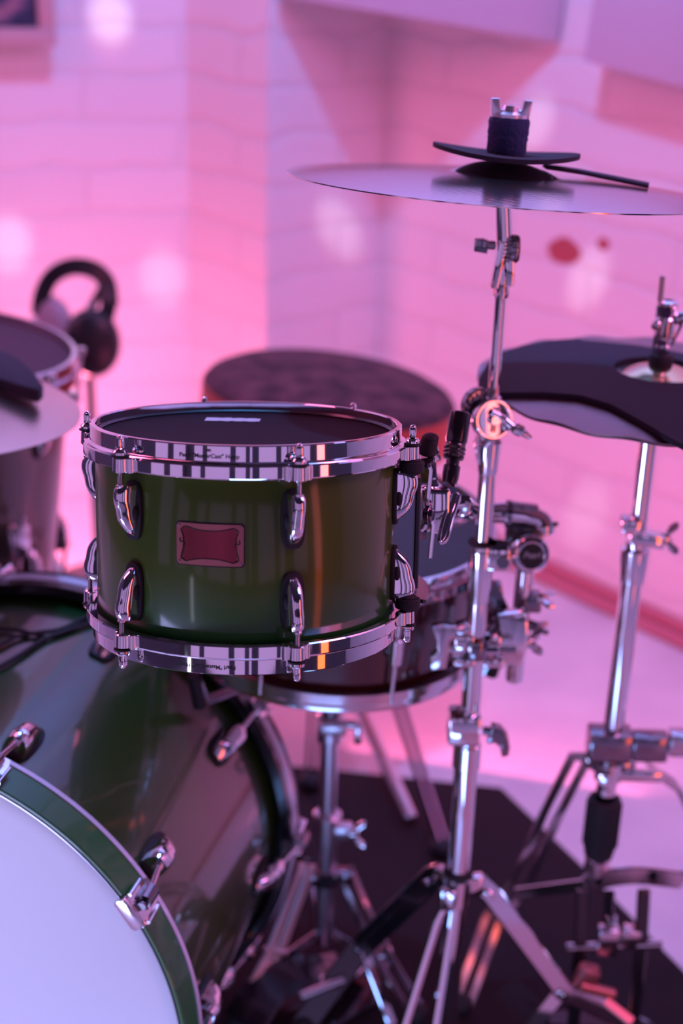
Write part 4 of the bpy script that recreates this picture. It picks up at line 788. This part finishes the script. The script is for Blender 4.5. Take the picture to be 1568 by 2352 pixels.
# panels on the wall at the upper right
pl = ray_wall(640, -12, C2, D2)+V(0, -.03, 0); pr_ = ray_wall(1288, 98, WM, D)+n*.012
def panel(a, b, h, t, nrm, name, label, cat, mat=PANEL, grp=None):
    x = (b-a).normalized(); z = V(0, 0, 1); z = (z-x*x.z).normalized(); y = z.cross(x); l = (b-a).length
    if y.dot(EYE-a) > 0: y = -y
    mb = MB(); M = mat_of(a, x, y, z); mb.add([], []); mb.box((l/2, t/2, h/2), (l, t, h), None, .004); mb.v = [M @ v for v in mb.v]
    return tag(mb.build(name, mat, loc=a), label, cat, grp)
panel(pl, pr_, .75, .03, n, 'wall_panel', 'pale lavender wall panel spanning the recess at the top, left of the other', 'panel')
q0 = on_plane(1337, 140, WM+n*.06, n); q1 = on_plane(1640, 222, WM+n*.06, n)
panel(q0, q1, .75, .03, n, 'wall_panel', 'pale lavender wall panel in the top right corner', 'panel')
# framed picture, top left
wn = V(-DL.y, DL.x, 0); wn = wn if wn.dot(EYE-C0) > 0 else -wn
f1 = on_plane(130, 104, C0+wn*.045, wn); f0 = on_plane(-190, 104, C0+wn*.045, wn); f0.z = f1.z
pic = thing('picture_frame', 'dark framed picture on the brick wall, top left corner', 'picture', loc=f1)
x = (f1-f0).normalized(); M = mat_of(f0, x, -wn, V(0, 0, 1)); l = (f1-f0).length; hh = .34
mb = MB()
for c, s in (((l/2, 0, .0175), (l, .028, .035)), ((l/2, 0, hh-.0175), (l, .028, .035)), ((.0175, 0, hh/2), (.035, .028, hh-.07)), ((l-.0175, 0, hh/2), (.035, .028, hh-.07))): mb.box(c, s, None, .003)
mb.v = [M @ v for v in mb.v]; mb.build('frame', FRAME, pic)
mb = MB(); mb.box((l/2, .006, hh/2), (l-.06, .006, hh-.06), None, 0); mb.v = [M @ v for v in mb.v]; mb.build('picture', ART, pic)
mb = MB(); mb.cyl(M @ V(l/2, .01, hh-.05), M @ V(l/2, .046, hh-.05), .004); mb.build('hanger', STEEL, pic)
# headphones hanging near the wall
hp_d = 2.72
hpz = thing('headphones', 'dark over-ear headphones on a slim stand before the back wall, left', 'headphones', loc=at_d(230, 860, hp_d))
mb = MB(); mb.bar(arc([at_d(*q) for q in [(92, 725, 2.80), (96, 680, 2.78), (120, 635, 2.76), (165, 613, 2.73), (215, 620, 2.70), (245, 650, 2.68), (252, 700, 2.66)]], 6), .034, .010, fw*-1); mb.build('headband', PLAST, hpz)
mb = MB(); q = at_d(212, 790, 2.66); A = axis_m(q, V(.25, -.95, .1)); mb.lathe([(0, .030), (.030, .030), (.046, .020), (.052, .004), (.054, -.012), (.048, -.026), (.03, -.03), (0, -.03)], A @ Matrix.Diagonal((1, 1.22, 1, 1)), 40); mb.bar([at_d(252, 695, 2.66), at_d(235, 760, 2.66)], .03, .012, fw); mb.build('ear_cup', PLAST, hpz)
mb = MB(); q = at_d(120, 745, 2.80); mb.lathe([(0, .02), (.03, .02), (.044, .012), (.05, -.006), (.04, -.02), (0, -.02)], axis_m(q, V(-.6, -.75, .1)) @ Matrix.Diagonal((.9, 1.1, 1, 1)), 40); mb.build('ear_cushion', nm('pink_grey_cushion', (.42, .30, .36), .6), hpz)
mb = MB(); q = at_d(205, 840, 2.74); mb.cyl((q.x, q.y, .02), (q.x, q.y, q.z+.10), .008); mb.cyl((q.x, q.y, .004), (q.x, q.y, .022), .11); mb.bar([V(q.x, q.y, q.z+.10), at_d(240, 650, 2.74)], .016, .012, fw); mb.build('stand', BLACKM, hpz)

# ================================================================== LIGHT
def area(name, loc, target, size, col, power, sy=None, spread=None):
    l = bpy.data.lights.new(name, 'AREA'); l.energy = power; l.color = col; l.size = size
    if sy: l.shape = 'RECTANGLE'; l.size_y = sy
    if spread: l.spread = math.radians(spread)
    o = bpy.data.objects.new(name, l); C.objects.link(o); o.location = loc; o.rotation_euler = (Vector(target)-Vector(loc)).to_track_quat('-Z', 'Y').to_euler(); return o
def point(name, loc, col, power, r=.05):
    l = bpy.data.lights.new(name, 'POINT'); l.energy = power; l.color = col; l.shadow_soft_size = r; o = bpy.data.objects.new(name, l); C.objects.link(o); o.location = loc; return o
BLUE = (.12, .38, 1.0); LAV = (.52, .50, 1.0); PINK = (1, .15, .36); RED = (1, .17, .05)
area('softbox_lamp', (-.80, .42, .13), (-.42, 1.1, .34), .55, (.46, .50, 1.0), 5.5, .26)
area('snare_fill_lamp', (-.03, .78, .07), (-.02, 1.5, .25), .28, (.22, .42, 1.0), 0.8, .10)  # added low fill for blue highlights on the snare stand
point('wall_lamp', (-.10, 2.10, 2.55), BLUE, 100, .05)
point('pink_fill_lamp', (-.75, 1.95, 2.45), PINK, 20, .35)  # added pink fill, tempers the blue mirrored in the bass drum shell
area('blue_fill_lamp', (1.5, .9, 2.6), (.5, 2.6, .3), .9, (.20, .32, 1.0), 13)  # added bluish fill from the right, for recess and floor
point('floor_lamp', (-.60, 2.74, .26), (1, .17, .32), 9, .06)
area('pink_lamp', (.25, 1.95, .10), (.5, 3.0, .75), .5, PINK, 5)
area('pink_wash_lamp', (-1.7, 1.75, 2.1), (.3, 2.9, .95), .7, PINK, 14)
area('pink_wash_lamp', (1.3, 1.1, 2.0), (.0, 3.05, .6), .7, PINK, 12)  # added second wash, brings pink fill into the recess
area('red_strip_lamp', (.90, .44, .67), (.05, 1.15, .67), .11, (1, .12, .025), 1.5, 1.25)
area('white_strip_lamp', (-.98, -.22, .30), (.1, 1.3, .6), .06, (.8, .78, 1), .4, .5)
w = bpy.data.worlds.new('world'); bpy.context.scene.world = w; w.use_nodes = True
w.node_tree.nodes['Background'].inputs['Color'].default_value = (.30, .16, .40, 1); w.node_tree.nodes['Background'].inputs['Strength'].default_value = .05
# mirror-ball glints on the walls
ball = V(-.15, .9, 2.45)
def glint(px, py, plane_p, plane_n, col, power, deg):
    t = on_plane(px, py, plane_p, plane_n); l = bpy.data.lights.new('glint_lamp', 'SPOT'); l.energy = power; l.color = col; l.spot_size = math.radians(deg); l.spot_blend = 1; l.shadow_soft_size = .004
    o = bpy.data.objects.new('glint_lamp', l); C.objects.link(o); o.location = ball; o.rotation_euler = (t-ball).to_track_quat('-Z', 'Y').to_euler()
nr_ = n
for (px, py, pp, pn, pw) in ((252, 40, C0, wn, 1), (20, 562, C0, wn, 1), (372, 640, C0, wn, .7), (778, 525, C2, V(D.x, D.y, 0), .9), (1350, 640, WM, n, .7), (1345, 1185, WM, n, .5), (1225, 285, WM, n, .6)):
    glint(px, py, pp, pn, (.85, 1, .92), 100*pw, 2.6); glint(px+2, py-14, pp, pn, (.45, .55, 1), 70*pw, 2.6); glint(px-2, py+24, pp, pn, (1, .25, .2), 60*pw, 2.8)

sc_ = bpy.context.scene
sc_.view_settings.view_transform = 'Standard'; sc_.view_settings.look = 'None'; sc_.view_settings.exposure = 0; sc_.view_settings.gamma = 1; sc_.view_settings.use_curve_mapping = False
